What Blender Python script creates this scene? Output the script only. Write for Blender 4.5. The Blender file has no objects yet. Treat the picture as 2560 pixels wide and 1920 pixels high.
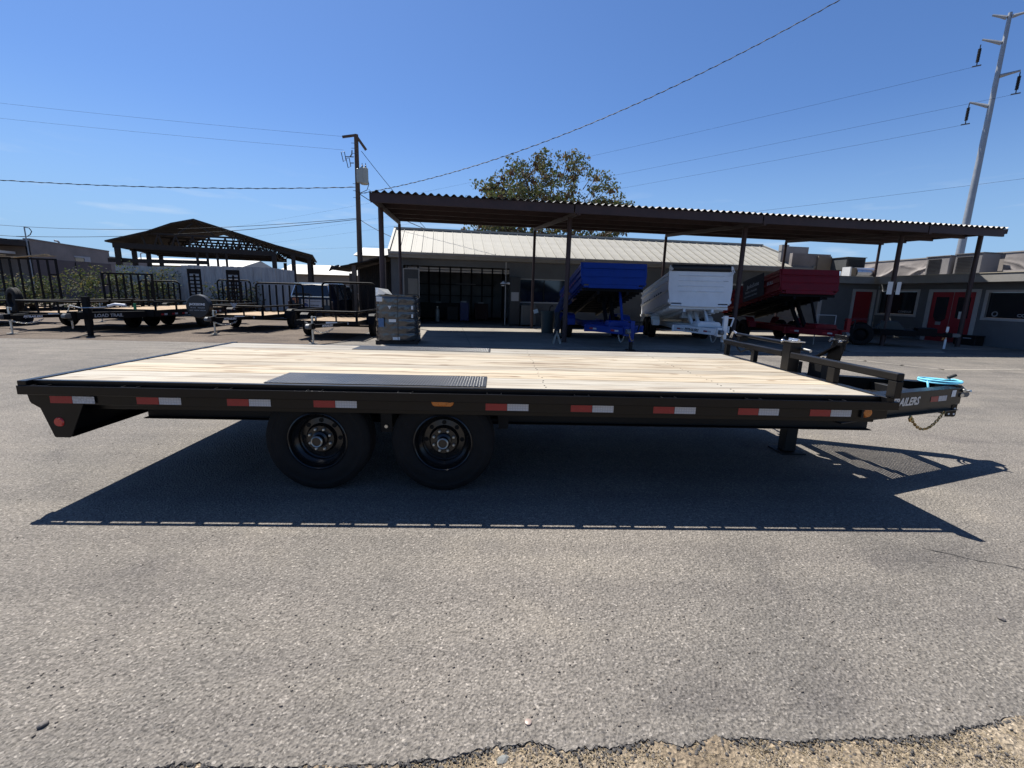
import bpy, bmesh, math, random
from mathutils import Vector, Matrix
R = math.radians
PI = math.pi
scene = bpy.context.scene
col = scene.collection
rnd = random.Random(7)

# ------------------------------------------------------------------ camera
cam_data = bpy.data.cameras.new('camera')
cam_data.sensor_width = 36.0
cam_data.lens = 36.0 * 1131.64 / 2560.0
cam_data.clip_start = 0.05
cam_data.clip_end = 3000.0
cam = bpy.data.objects.new('camera', cam_data)
col.objects.link(cam)
PITCH, ROLL, YAW = -0.19494, 0.02713, 0.03712
fw = Vector((math.sin(YAW) * math.cos(PITCH), math.cos(YAW) * math.cos(PITCH), math.sin(PITCH)))
rt = Vector((math.cos(YAW), -math.sin(YAW), 0))
up = rt.cross(fw)
r2 = rt * math.cos(ROLL) + up * math.sin(ROLL)
u2 = up * math.cos(ROLL) - rt * math.sin(ROLL)
M = Matrix((r2, u2, -fw)).transposed().to_4x4()
M.translation = Vector((3.247, -3.1085, 1.5253))
cam.matrix_world = M
scene.camera = cam

# ------------------------------------------------------------------ sky, sun, exposure
SUN = Vector((-0.35, 0.4216, 1.0)).normalized()
world = bpy.data.worlds.new('World')
scene.world = world
world.use_nodes = True
wn, wl = world.node_tree.nodes, world.node_tree.links
wn.clear()
wo = wn.new('ShaderNodeOutputWorld')
bg = wn.new('ShaderNodeBackground')
sky = wn.new('ShaderNodeTexSky')
sky.sky_type = 'NISHITA'
sky.sun_disc = False
sky.sun_elevation = math.asin(SUN.z)
sky.sun_rotation = math.atan2(SUN.x, SUN.y) % (2 * PI)
sky.altitude = 350
sky.air_density = 1.0
sky.dust_density = 0.6
sky.ozone_density = 2.2
bg.inputs['Strength'].default_value = 0.05
# thin streaks of cloud just above the horizon
tc = wn.new('ShaderNodeTexCoord')
mp = wn.new('ShaderNodeMapping'); mp.inputs['Scale'].default_value = (5, 5, 34)
no = wn.new('ShaderNodeTexNoise'); no.inputs['Scale'].default_value = 1.6; no.inputs['Detail'].default_value = 6
cr = wn.new('ShaderNodeValToRGB'); cr.color_ramp.elements[0].position = 0.56; cr.color_ramp.elements[1].position = 0.78
sx = wn.new('ShaderNodeSeparateXYZ')
hz = wn.new('ShaderNodeMapRange'); hz.inputs['From Min'].default_value = 0.22; hz.inputs['From Max'].default_value = 0.1
mul = wn.new('ShaderNodeMath'); mul.operation = 'MULTIPLY'
mul2 = wn.new('ShaderNodeMath'); mul2.operation = 'MULTIPLY'; mul2.inputs[1].default_value = 0.5
mixc = wn.new('ShaderNodeMix'); mixc.data_type = 'RGBA'
mixc.inputs[7].default_value = (7.2, 8.2, 9.4, 1)
wl.new(tc.outputs['Generated'], mp.inputs['Vector']); wl.new(mp.outputs[0], no.inputs['Vector'])
wl.new(no.outputs['Fac'], cr.inputs[0]); wl.new(tc.outputs['Generated'], sx.inputs[0]); wl.new(sx.outputs['Z'], hz.inputs['Value'])
wl.new(cr.outputs[0], mul.inputs[0]); wl.new(hz.outputs[0], mul.inputs[1]); wl.new(mul.outputs[0], mul2.inputs[0])
# deep desert blue overhead, paling evenly to a light blue horizon
tint = wn.new('ShaderNodeMix'); tint.data_type = 'RGBA'; tint.blend_type = 'MULTIPLY'; tint.inputs[0].default_value = 1.0
tint.inputs[7].default_value = (0.70, 0.95, 1.32, 1)
pale = wn.new('ShaderNodeMix'); pale.data_type = 'RGBA'; pale.inputs[7].default_value = (3.3, 5.4, 8.2, 1)
pz = wn.new('ShaderNodeMapRange'); pz.interpolation_type = 'SMOOTHSTEP'
pz.inputs['From Min'].default_value = 0.34; pz.inputs['From Max'].default_value = -0.02
pz.inputs['To Min'].default_value = 0.0; pz.inputs['To Max'].default_value = 0.92
wl.new(sky.outputs[0], tint.inputs[6]); wl.new(sx.outputs['Z'], pz.inputs['Value'])
wl.new(pz.outputs[0], pale.inputs[0]); wl.new(tint.outputs[2], pale.inputs[6])
wl.new(mul2.outputs[0], mixc.inputs[0]); wl.new(pale.outputs[2], mixc.inputs[6])
wl.new(mixc.outputs[2], bg.inputs[0]); wl.new(bg.outputs[0], wo.inputs[0])

sl = bpy.data.lights.new('sun', 'SUN')
sl.energy = 5.0
sl.angle = R(0.53)
sl.color = (1.0, 0.955, 0.88)
so = bpy.data.objects.new('sun', sl)
so.rotation_euler = (-SUN).to_track_quat('-Z', 'Y').to_euler()
so.location = SUN * 60
col.objects.link(so)

scene.view_settings.view_transform = 'Standard'
scene.view_settings.look = 'None'
scene.view_settings.gamma = 1.0
scene.view_settings.use_curve_mapping = False
scene.view_settings.exposure = 1.0
scene.cycles.max_bounces = 6
scene.cycles.diffuse_bounces = 3
scene.cycles.glossy_bounces = 3
scene.cycles.transparent_max_bounces = 6
scene.cycles.use_denoising = True

# ------------------------------------------------------------------ materials
MATS = {}

def new_mat(name):
    m = bpy.data.materials.new(name)
    m.use_nodes = True
    n, l = m.node_tree.nodes, m.node_tree.links
    b = n.get('Principled BSDF')
    return m, n, l, b

def mat(name, c, rough=0.5, metal=0.0, var=0.0, scale=4.0, bump=0.0, bscale=40.0, spec=0.5, emit=None, coat=0.0, stretch=None, dust=0.0, alpha=None):
    """simple painted / raw surface: base colour with blotchy wear, fine relief and a little dust"""
    if name in MATS:
        return MATS[name]
    m, n, l, b = new_mat(name)
    c4 = (c[0], c[1], c[2], 1)
    b.inputs['Base Color'].default_value = c4
    b.inputs['Roughness'].default_value = rough
    b.inputs['Metallic'].default_value = metal
    b.inputs['Specular IOR Level'].default_value = spec
    if coat:
        b.inputs['Coat Weight'].default_value = coat
        b.inputs['Coat Roughness'].default_value = 0.08
    tcn = n.new('ShaderNodeTexCoord')
    src = tcn.outputs['Object']
    if stretch:
        mpn = n.new('ShaderNodeMapping'); mpn.inputs['Scale'].default_value = stretch
        l.new(src, mpn.inputs['Vector']); src = mpn.outputs[0]
    if var or dust:
        t = n.new('ShaderNodeTexNoise'); t.inputs['Scale'].default_value = scale; t.inputs['Detail'].default_value = 6; t.inputs['Roughness'].default_value = 0.65
        l.new(src, t.inputs['Vector'])
        r = n.new('ShaderNodeValToRGB')
        r.color_ramp.elements[0].position = 0.3; r.color_ramp.elements[1].position = 0.72
        k0, k1 = 1 - var, 1 + var * 0.8
        r.color_ramp.elements[0].color = (c[0] * k0, c[1] * k0, c[2] * k0, 1)
        d = dust
        r.color_ramp.elements[1].color = (min(1, c[0] * k1 + d), min(1, c[1] * k1 + d * .92), min(1, c[2] * k1 + d * .8), 1)
        l.new(t.outputs['Fac'], r.inputs[0]); l.new(r.outputs[0], b.inputs['Base Color'])
        rr = n.new('ShaderNodeMapRange'); rr.inputs['To Min'].default_value = max(0.02, rough * 0.8); rr.inputs['To Max'].default_value = min(1, rough * 1.3)
        l.new(t.outputs['Fac'], rr.inputs['Value']); l.new(rr.outputs[0], b.inputs['Roughness'])
    if bump:
        t2 = n.new('ShaderNodeTexNoise'); t2.inputs['Scale'].default_value = bscale; t2.inputs['Detail'].default_value = 4
        l.new(src, t2.inputs['Vector'])
        bp = n.new('ShaderNodeBump'); bp.inputs['Strength'].default_value = bump; bp.inputs['Distance'].default_value = 0.01
        l.new(t2.outputs['Fac'], bp.inputs['Height']); l.new(bp.outputs[0], b.inputs['Normal'])
    MATS[name] = m
    return m

def ramp(n, pts):
    r = n.new('ShaderNodeValToRGB')
    e = r.color_ramp.elements
    e[0].position, e[0].color = pts[0][0], (*pts[0][1], 1)
    e[1].position, e[1].color = pts[-1][0], (*pts[-1][1], 1)
    for p, c in pts[1:-1]:
        x = e.new(p); x.color = (*c, 1)
    return r

def ground_mat(name, base, dark, light, speck, patch=0.35, grain=150.0, bump=0.6, blotch=0.5):
    """aggregate ground: broad patches, worn blotches, single stones light and dark"""
    m, n, l, b = new_mat(name)
    tcn = n.new('ShaderNodeTexCoord'); P = tcn.outputs['Object']
    big = n.new('ShaderNodeTexNoise'); big.inputs['Scale'].default_value = patch; big.inputs['Detail'].default_value = 5; big.inputs['Roughness'].default_value = .62
    mid = n.new('ShaderNodeTexNoise'); mid.inputs['Scale'].default_value = 2.3; mid.inputs['Detail'].default_value = 8; mid.inputs['Roughness'].default_value = .7
    fine = n.new('ShaderNodeTexNoise'); fine.inputs['Scale'].default_value = grain * .45; fine.inputs['Detail'].default_value = 5; fine.inputs['Roughness'].default_value = .7
    vo = n.new('ShaderNodeTexVoronoi'); vo.inputs['Scale'].default_value = grain
    vd = n.new('ShaderNodeTexVoronoi'); vd.inputs['Scale'].default_value = grain * .62
    for t in (big, mid, fine, vo, vd):
        l.new(P, t.inputs['Vector'])
    add = n.new('ShaderNodeMath'); add.operation = 'MULTIPLY_ADD'; add.inputs[1].default_value = blotch
    l.new(mid.outputs['Fac'], add.inputs[0]); l.new(big.outputs['Fac'], add.inputs[2])
    mr = n.new('ShaderNodeMapRange'); mr.inputs['From Min'].default_value = .45 ; mr.inputs['From Max'].default_value = .45 + blotch * .62 + .12
    l.new(add.outputs[0], mr.inputs['Value'])
    r1 = ramp(n, [(0.0, dark), (0.5, base), (1.0, light)])
    l.new(mr.outputs[0], r1.inputs[0])
    sep = n.new('ShaderNodeSeparateColor'); l.new(vo.outputs['Color'], sep.inputs[0])
    stone = ramp(n, [(0.0, (speck[0],) * 3), (0.18, (.8,) * 3), (0.8, (1.08,) * 3), (0.96, (speck[1],) * 3), (1.0, (speck[1] * 1.35,) * 3)])
    l.new(sep.outputs[0], stone.inputs[0])
    fr = ramp(n, [(0.3, (0.72,) * 3), (0.7, (1.25,) * 3)])
    l.new(fine.outputs['Fac'], fr.inputs[0])
    mx = n.new('ShaderNodeMix'); mx.data_type = 'RGBA'; mx.blend_type = 'MULTIPLY'; mx.inputs[0].default_value = 1
    l.new(r1.outputs[0], mx.inputs[6]); l.new(stone.outputs[0], mx.inputs[7])
    mx2 = n.new('ShaderNodeMix'); mx2.data_type = 'RGBA'; mx2.blend_type = 'MULTIPLY'; mx2.inputs[0].default_value = 1
    l.new(mx.outputs[2], mx2.inputs[6]); l.new(fr.outputs[0], mx2.inputs[7])
    st = n.new('ShaderNodeTexNoise'); st.inputs['Scale'].default_value = .8; st.inputs['Detail'].default_value = 7; st.inputs['Roughness'].default_value = .6; st.inputs['Distortion'].default_value = .8
    l.new(P, st.inputs['Vector'])
    sr = ramp(n, [(0.34, (.80, .80, .82)), (0.44, (.97, .97, .97)), (0.58, (1, 1, 1)), (0.70, (1.10, 1.09, 1.06))]); l.new(st.outputs['Fac'], sr.inputs[0])
    pit = n.new('ShaderNodeTexVoronoi'); pit.inputs['Scale'].default_value = 9.0; l.new(P, pit.inputs['Vector'])
    pr_ = ramp(n, [(0.0, (.42, .42, .44)), (0.045, (.62, .62, .63)), (0.075, (1, 1, 1))]); l.new(pit.outputs['Distance'], pr_.inputs[0])
    trk = n.new('ShaderNodeMapping'); trk.inputs['Scale'].default_value = (.16, 2.6, 1); trk.inputs['Rotation'].default_value = (0, 0, R(-9)); l.new(P, trk.inputs['Vector'])
    tn = n.new('ShaderNodeTexNoise'); tn.inputs['Scale'].default_value = 1.0; tn.inputs['Detail'].default_value = 4; l.new(trk.outputs[0], tn.inputs['Vector'])
    tr_ = ramp(n, [(0.36, (.88, .88, .89)), (0.5, (1, 1, 1)), (0.66, (1.07, 1.065, 1.05))]); l.new(tn.outputs['Fac'], tr_.inputs[0])
    last = mx2
    for r_ in (sr, pr_, tr_):
        x_ = n.new('ShaderNodeMix'); x_.data_type = 'RGBA'; x_.blend_type = 'MULTIPLY'; x_.inputs[0].default_value = 1
        l.new(last.outputs[2], x_.inputs[6]); l.new(r_.outputs[0], x_.inputs[7]); last = x_
    l.new(last.outputs[2], b.inputs['Base Color'])
    b.inputs['Roughness'].default_value = .9
    b.inputs['Specular IOR Level'].default_value = .25
    hsum = n.new('ShaderNodeMath'); hsum.operation = 'MULTIPLY_ADD'; hsum.inputs[1].default_value = .8
    l.new(fine.outputs['Fac'], hsum.inputs[0]); l.new(vd.outputs['Distance'], hsum.inputs[2])
    bp = n.new('ShaderNodeBump'); bp.inputs['Strength'].default_value = bump; bp.inputs['Distance'].default_value = .011
    l.new(hsum.outputs[0], bp.inputs['Height']); l.new(bp.outputs[0], b.inputs['Normal'])
    MATS[name] = m
    return m

def plank_mat(name, base, weather, streak=1.0):
    """sawn pine: long grain, darker heartwood streaks, knots, nail heads left as wear; each board its own tint"""
    m, n, l, b = new_mat(name)
    tcn = n.new('ShaderNodeTexCoord'); oi = n.new('ShaderNodeObjectInfo')
    mu = n.new('ShaderNodeMath'); mu.operation = 'MULTIPLY'; mu.inputs[1].default_value = 37.0
    l.new(oi.outputs['Random'], mu.inputs[0])
    cmb = n.new('ShaderNodeCombineXYZ'); l.new(mu.outputs[0], cmb.inputs[0]); l.new(mu.outputs[0], cmb.inputs[2])
    ad = n.new('ShaderNodeVectorMath'); ad.operation = 'ADD'
    l.new(tcn.outputs['Object'], ad.inputs[0]); l.new(cmb.outputs[0], ad.inputs[1])
    m1 = n.new('ShaderNodeMapping'); m1.inputs['Scale'].default_value = (0.55, 22, 22)
    m2 = n.new('ShaderNodeMapping'); m2.inputs['Scale'].default_value = (1.3, 9, 9)
    m3 = n.new('ShaderNodeMapping'); m3.inputs['Scale'].default_value = (2.2, 5.5, 5.5)
    for q in (m1, m2, m3):
        l.new(ad.outputs[0], q.inputs['Vector'])
    g = n.new('ShaderNodeTexNoise'); g.inputs['Scale'].default_value = 2.5; g.inputs['Detail'].default_value = 8; g.inputs['Roughness'].default_value = .7; g.inputs['Distortion'].default_value = .6
    h = n.new('ShaderNodeTexNoise'); h.inputs['Scale'].default_value = 1.0; h.inputs['Detail'].default_value = 5; h.inputs['Distortion'].default_value = 1.2
    k = n.new('ShaderNodeTexVoronoi'); k.inputs['Scale'].default_value = .75
    l.new(m1.outputs[0], g.inputs['Vector']); l.new(m2.outputs[0], h.inputs['Vector']); l.new(m3.outputs[0], k.inputs['Vector'])
    s = streak
    r1 = ramp(n, [(0.25, tuple(x * (1 - .42 * s) for x in base)), (0.5, base), (0.75, tuple(min(1, x * 1.12) for x in base))])
    l.new(g.outputs['Fac'], r1.inputs[0])
    r2_ = ramp(n, [(0.33, (0.50, 0.42, 0.35)), (0.45, (0.86, 0.82, 0.77)), (0.6, (1, 1, 1)), (0.75, (1.06, 1.03, 0.98))])
    l.new(h.outputs['Fac'], r2_.inputs[0])
    r3 = ramp(n, [(0.0, (0.22, 0.15, 0.1)), (0.055, (0.5, 0.38, 0.27)), (0.1, (1, 1, 1))])
    l.new(k.outputs['Distance'], r3.inputs[0])
    a = n.new('ShaderNodeMix'); a.data_type = 'RGBA'; a.blend_type = 'MULTIPLY'; a.inputs[0].default_value = 1
    l.new(r1.outputs[0], a.inputs[6]); l.new(r2_.outputs[0], a.inputs[7])
    a2 = n.new('ShaderNodeMix'); a2.data_type = 'RGBA'; a2.blend_type = 'MULTIPLY'; a2.inputs[0].default_value = 1
    l.new(a.outputs[2], a2.inputs[6]); l.new(r3.outputs[0], a2.inputs[7])
    tint = ramp(n, [(0.0, (0.74, 0.73, 0.72)), (0.35, (0.92, 0.89, 0.85)), (0.65, (1.0, 0.97, 0.93)), (1.0, (1.07, 1.0, 0.90))])
    l.new(oi.outputs['Random'], tint.inputs[0])
    a3 = n.new('ShaderNodeMix'); a3.data_type = 'RGBA'; a3.blend_type = 'MULTIPLY'; a3.inputs[0].default_value = 1
    l.new(a2.outputs[2], a3.inputs[6]); l.new(tint.outputs[0], a3.inputs[7])
    gy = n.new('ShaderNodeMix'); gy.data_type = 'RGBA'; gy.inputs[0].default_value = weather
    gy.inputs[7].default_value = (0.25, 0.25, 0.24, 1)
    l.new(a3.outputs[2], gy.inputs[6])
    l.new(gy.outputs[2], b.inputs['Base Color'])
    b.inputs['Roughness'].default_value = .75
    b.inputs['Specular IOR Level'].default_value = .25
    bp = n.new('ShaderNodeBump'); bp.inputs['Strength'].default_value = .25; bp.inputs['Distance'].default_value = .004
    l.new(g.outputs['Fac'], bp.inputs['Height']); l.new(bp.outputs[0], b.inputs['Normal'])
    MATS[name] = m
    return m

def tape_white():
    m, n, l, b = new_mat('white_reflective')
    tcn = n.new('ShaderNodeTexCoord')
    v = n.new('ShaderNodeTexVoronoi'); v.feature = 'DISTANCE_TO_EDGE'; v.inputs['Scale'].default_value = 55; v.inputs['Randomness'].default_value = .15
    l.new(tcn.outputs['Object'], v.inputs['Vector'])
    r = ramp(n, [(0.0, (0.26, 0.27, 0.29)), (0.12, (0.42, 0.43, 0.455))])
    l.new(v.outputs['Distance'], r.inputs[0]); l.new(r.outputs[0], b.inputs['Base Color'])
    b.inputs['Roughness'].default_value = .3
    MATS['white_tape'] = m
    return m

M_ASPHALT = ground_mat('asphalt_worn', (.138, .1265, .113), (.108, .1005, .092), (.168, .152, .134), (.5, 1.38), patch=.4, grain=125, bump=.75)
M_DIRT = ground_mat('brown_dirt', (.080, .061, .047), (.052, .041, .033), (.108, .085, .066), (.6, 1.4), patch=.5, grain=60, bump=.8)
M_SAND = ground_mat('sandy_verge', (.20, .158, .11), (.14, .107, .073), (.25, .205, .15), (.45, 1.5), patch=1.5, grain=120, bump=1.0)
M_CONC = ground_mat('concrete_apron', (.20, .182, .155), (.15, .138, .12), (.245, .222, .19), (.8, 1.2), patch=.5, grain=90, bump=.25)
M_GUTTER = ground_mat('pale_concrete', (.185, .17, .148), (.15, .138, .12), (.22, .20, .175), (.8, 1.2), patch=1.2, grain=90, bump=.3)
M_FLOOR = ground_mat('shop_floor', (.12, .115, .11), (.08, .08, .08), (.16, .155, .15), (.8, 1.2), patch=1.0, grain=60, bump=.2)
M_PINE = plank_mat('fresh_pine', (.372, .335, .272), .06)
M_GREYPINE = plank_mat('greyed_pine', (.36, .335, .285), .30, 1.15)
M_FARPINE = plank_mat('far_deck_pine', (.36, .27, .175), .05)
M_BLACK = mat('black_powder_coat', (.0042, .0042, .005), .29, 0, .3, 6, .03, 120, spec=.26)
M_BLACKDULL = mat('dull_black_steel', (.007, .007, .008), .55, 0, .4, 5, .1, 60, spec=.3, dust=.003)
M_SHINY = mat('bare_bright_steel', (.75, .75, .74), .22, 1.0, .1, 30)
M_ZINC = mat('zinc_plated', (.55, .54, .50), .35, 1.0, .15, 30)
M_RUBBER = mat('tyre_rubber', (.008, .008, .0085), .85, 0, .3, 12, .2, 80, spec=.25, dust=.004)
M_RIM = mat('black_rim', (.008, .008, .009), .22, 0, .2, 8)
M_GREYSTEEL = mat('grey_cast_coupler', (.13, .135, .14), .5, .6, .25, 14, .2, 60)
M_RED = mat('red_reflective', (.26, .010, .014), .3, 0, .12, 60)
M_WHITETAPE = tape_white()
M_AMBER = mat('amber_lens', (.46, .13, .010), .2, 0, .1, 30, coat=.5)
M_REDLENS = mat('red_lens', (.48, .03, .025), .2, 0, .1, 30, coat=.5)
M_GOLD = mat('gold_chromate', (.55, .36, .14), .36, 1.0, .25, 25)
M_CYAN = mat('cyan_cable', (.20, .62, .78), .4, 0, .08, 10)
M_SILVERTXT = mat('silver_lettering', (.55, .55, .54), .4, .3)
M_WHITETXT = mat('white_lettering', (.75, .75, .75), .5)
M_BLACKTXT = mat('black_lettering', (.015, .015, .016), .5)
M_BROWNSTEEL = mat('oxide_brown_steel', (.034, .016, .017), .6, 0, .35, 3, .1, 50, dust=.01)
M_CORRUG = mat('corrugated_roof_sheet', (.22, .215, .205), .5, .35, .25, 1.2)
M_ROOFWHITE = mat('white_standing_seam', (.262, .252, .220), .6, .0, .14, 1.5, stretch=(1, 1, .3))
M_FASCIA = mat('grey_fascia', (.27, .26, .245), .7, 0, .15, 2.0)
M_STUCCO = mat('grey_stucco', (.125, .132, .142), .9, 0, .12, 2.0, .35, 90)
M_TRIM = mat('pale_grey_trim', (.40, .40, .41), .75, 0, .12, 3.0)
M_REDDOOR = mat('red_door_paint', (.30, .014, .024), .55, 0, .2, 3.0)
M_GLASS = mat('dark_window_glass', (.012, .016, .022), .08, 0, .2, 1.0, spec=.8)
M_BLUE = mat('blue_trailer_paint', (.001, .026, .20), .45, 0, .15, 3, spec=.25)
M_WHITEPAINT = mat('white_trailer_paint', (.72, .735, .75), .4, 0, .08, 3)
M_REDPAINT = mat('red_trailer_paint', (.135, .003, .010), .45, 0, .2, 3, spec=.22)
M_WOODOLD = mat('old_timber', (.030, .023, .020), .85, 0, .4, 3, .3, 40)
M_POLEWOOD = mat('pole_timber', (.105, .068, .046), .85, 0, .35, 2, .3, 40, stretch=(4, 4, .5))
M_BOARD = mat('weathered_grey_board', (.36, .362, .36), .85, 0, .32, 1.6, .3, 50, stretch=(6, 6, .7))
M_ADOBE = mat('grey_brown_block', (.24, .205, .185), .9, 0, .22, .7, .3, 20)
M_TAN = mat('tan_block', (.25, .21, .16), .9, 0, .12, 1.0)
M_WHITEROOF = mat('white_far_roof', (.42, .41, .38), .7, 0, .08, .5)
M_PIPE = mat('galvanised_grey', (.30, .32, .34), .5, .5, .12, 3)
M_MEMB = mat('brown_grey_membrane', (.26, .235, .222), .85, 0, .25, 1.2, .5, 6)
M_SILVER = mat('silver_foil', (.62, .64, .66), .28, .9, .12, 4)
M_CARD = mat('brown_cardboard', (.32, .22, .13), .9, 0, .15, 4)
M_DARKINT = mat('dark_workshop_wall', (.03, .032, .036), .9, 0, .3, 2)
M_PAPER = mat('white_paper', (.7, .7, .68), .8)
M_WIRE = mat('black_cable', (.012, .012, .012), .7)
M_UNDER = mat('shade_dark_underside', (.010, .008, .014), .6, 0, .3, 2, spec=.2)  # same roof sheet from below, with its shade painted into the colour
M_YARD = mat('yard_black_steel', (.004, .004, .005), .6, 0, .3, 5, .05, 60, spec=.15)

# ------------------------------------------------------------------ mesh building
def rot_z(v, a):
    c, s = math.cos(a), math.sin(a)
    return Vector((v[0] * c - v[1] * s, v[0] * s + v[1] * c, v[2]))

class MB:
    """collects boxes, bars, tubes, prisms and lathes; build() links them as ONE mesh object"""
    def __init__(self):
        self.v = []; self.f = []; self.mi = []; self.cur = 0
    def _add(self, vs, fs):
        o = len(self.v)
        self.v += [tuple(x) for x in vs]
        self.f += [tuple(i + o for i in f) for f in fs]
        self.mi += [self.cur] * len(fs)
        return self
    def slot(self, i):
        self.cur = i; return self
    def box(self, x0, x1, y0, y1, z0, z1):
        vs = [(x0, y0, z0), (x1, y0, z0), (x1, y1, z0), (x0, y1, z0), (x0, y0, z1), (x1, y0, z1), (x1, y1, z1), (x0, y1, z1)]
        return self._add(vs, [(0, 3, 2, 1), (4, 5, 6, 7), (0, 1, 5, 4), (1, 2, 6, 5), (2, 3, 7, 6), (3, 0, 4, 7)])
    def bar(self, p, q, w, h, upv=(0, 0, 1)):
        p, q = Vector(p), Vector(q)
        d = (q - p).normalized(); uv = Vector(upv)
        if abs(d.dot(uv)) > .99: uv = Vector((0, 1, 0))
        s = d.cross(uv).normalized(); t = s.cross(d)
        vs = []
        for e in (p, q):
            for a, b in ((-1, -1), (1, -1), (1, 1), (-1, 1)):
                vs.append(e + s * (a * w / 2) + t * (b * h / 2))
        return self._add(vs, [(0, 1, 2, 3), (7, 6, 5, 4), (0, 4, 5, 1), (1, 5, 6, 2), (2, 6, 7, 3), (3, 7, 4, 0)])
    def tube(self, pts, r, n=8, closed=False, taper=None):
        pts = [Vector(p) for p in pts]; N = len(pts)
        vs = []; prev = None
        for i, p in enumerate(pts):
            if closed: d = pts[(i + 1) % N] - pts[i - 1]
            elif i == 0: d = pts[1] - pts[0]
            elif i == N - 1: d = pts[-1] - pts[-2]
            else: d = (pts[i + 1] - p).normalized() + (p - pts[i - 1]).normalized()
            d.normalize()
            if prev is None:
                ref = Vector((0, 0, 1)) if abs(d.z) < .9 else Vector((1, 0, 0))
                s = d.cross(ref).normalized()
            else:
                s = (prev - d * prev.dot(d)).normalized()
            prev = s; t = d.cross(s)
            rr = r if taper is None else r + (taper - r) * i / max(1, N - 1)
            for k in range(n):
                a = 2 * PI * k / n
                vs.append(p + (s * math.cos(a) + t * math.sin(a)) * rr)
        fs = []
        for i in range(N if closed else N - 1):
            j = (i + 1) % N
            for k in range(n):
                k2 = (k + 1) % n
                fs.append((i * n + k, i * n + k2, j * n + k2, j * n + k))
        if not closed:
            fs.append(tuple(reversed(range(n)))); fs.append(tuple((N - 1) * n + k for k in range(n)))
        return self._add(vs, fs)
    def cyl(self, p, q, r, n=12, r2=None):
        return self.tube([p, q], r, n, taper=r2)
    def prism(self, poly, axis, lo, hi):
        """polygon in the plane across axis (x: (y,z); y: (x,z); z: (x,y)) extruded from lo to hi"""
        def P(a, b, c):
            return {'x': (c, a, b), 'y': (a, c, b), 'z': (a, b, c)}[axis]
        n = len(poly)
        vs = [P(a, b, lo) for a, b in poly] + [P(a, b, hi) for a, b in poly]
        fs = [tuple(reversed(range(n))), tuple(range(n, 2 * n))]
        for i in range(n):
            j = (i + 1) % n
            fs.append((i, j, n + j, n + i))
        return self._add(vs, fs)
    def lathe(self, prof, c, axis='y', n=32):
        """profile of (radius, offset along axis) turned round the axis through c"""
        vs = []; c = Vector(c)
        for k in range(n):
            a = 2 * PI * k / n; ca, sa = math.cos(a), math.sin(a)
            for r, h in prof:
                vs.append(c + Vector({'y': (r * ca, h, r * sa), 'x': (h, r * ca, r * sa), 'z': (r * ca, r * sa, h)}[axis]))
        m = len(prof); fs = []
        for k in range(n):
            k2 = (k + 1) % n
            for i in range(m - 1):
                fs.append((k * m + i, k * m + i + 1, k2 * m + i + 1, k2 * m + i))
        return self._add(vs, fs)
    def quad(self, a, b, c, d):
        return self._add([a, b, c, d], [(0, 1, 2, 3)])
    def ball(self, c, r, n=8, sq=(1, 1, 1)):
        prof = [(r * math.sin(PI * i / n), -r * math.cos(PI * i / n)) for i in range(n + 1)]
        o = len(self.v)
        self.lathe(prof, (0, 0, 0), 'z', n + 4)
        for i in range(o, len(self.v)):
            x = self.v[i]; self.v[i] = (c[0] + x[0] * sq[0], c[1] + x[1] * sq[1], c[2] + x[2] * sq[2])
        return self
    def xform(self, mtx):
        self.v = [tuple(mtx @ Vector(p)) for p in self.v]; return self
    def build(self, name, mats, parent=None, bevel=0.0, smooth=True, ang=35, **props):
        me = bpy.data.meshes.new(name)
        me.from_pydata(self.v, [], self.f)
        mats = mats if isinstance(mats, (list, tuple)) else [mats]
        for m in mats: me.materials.append(m)
        if len(mats) > 1: me.polygons.foreach_set('material_index', self.mi)
        bm = bmesh.new(); bm.from_mesh(me)
        bmesh.ops.recalc_face_normals(bm, faces=bm.faces)
        if bevel:
            ed = [e for e in bm.edges if len(e.link_faces) == 2 and e.calc_face_angle() > R(40)]
            bmesh.ops.bevel(bm, geom=ed, offset=bevel, segments=1, profile=.5, affect='EDGES', clamp_overlap=True)
        bm.to_mesh(me); bm.free()
        if smooth:
            me.polygons.foreach_set('use_smooth', [True] * len(me.polygons))
            me.set_sharp_from_angle(angle=R(ang))
        me.update()
        o = bpy.data.objects.new(name, me)
        col.objects.link(o)
        if parent is not None: o.parent = parent
        for k, v in props.items(): o[k] = v
        return o

def thing(name, label, cat, loc=(0, 0, 0), rz=0.0, group=None):
    o = bpy.data.objects.new(name, None)
    o.empty_display_size = .2
    col.objects.link(o)
    o.location = loc; o.rotation_euler = (0, 0, rz)
    o['label'] = label; o['category'] = cat
    if group: o['group'] = group
    return o

def tag(o, label, cat, group=None):
    o['label'] = label; o['category'] = cat
    if group: o['group'] = group
    return o

def struct(o):
    o['kind'] = 'structure'; return o

def share(src, parent, loc=(0, 0, 0), rot=(0, 0, 0)):
    o = src.copy(); col.objects.link(o); o.parent = parent
    o.location = loc; o.rotation_euler = rot
    return o

def copy_tree(o, parent=None):
    c = o.copy(); col.objects.link(c); c.parent = parent
    for ch in list(o.children): copy_tree(ch, c)
    return c

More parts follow.
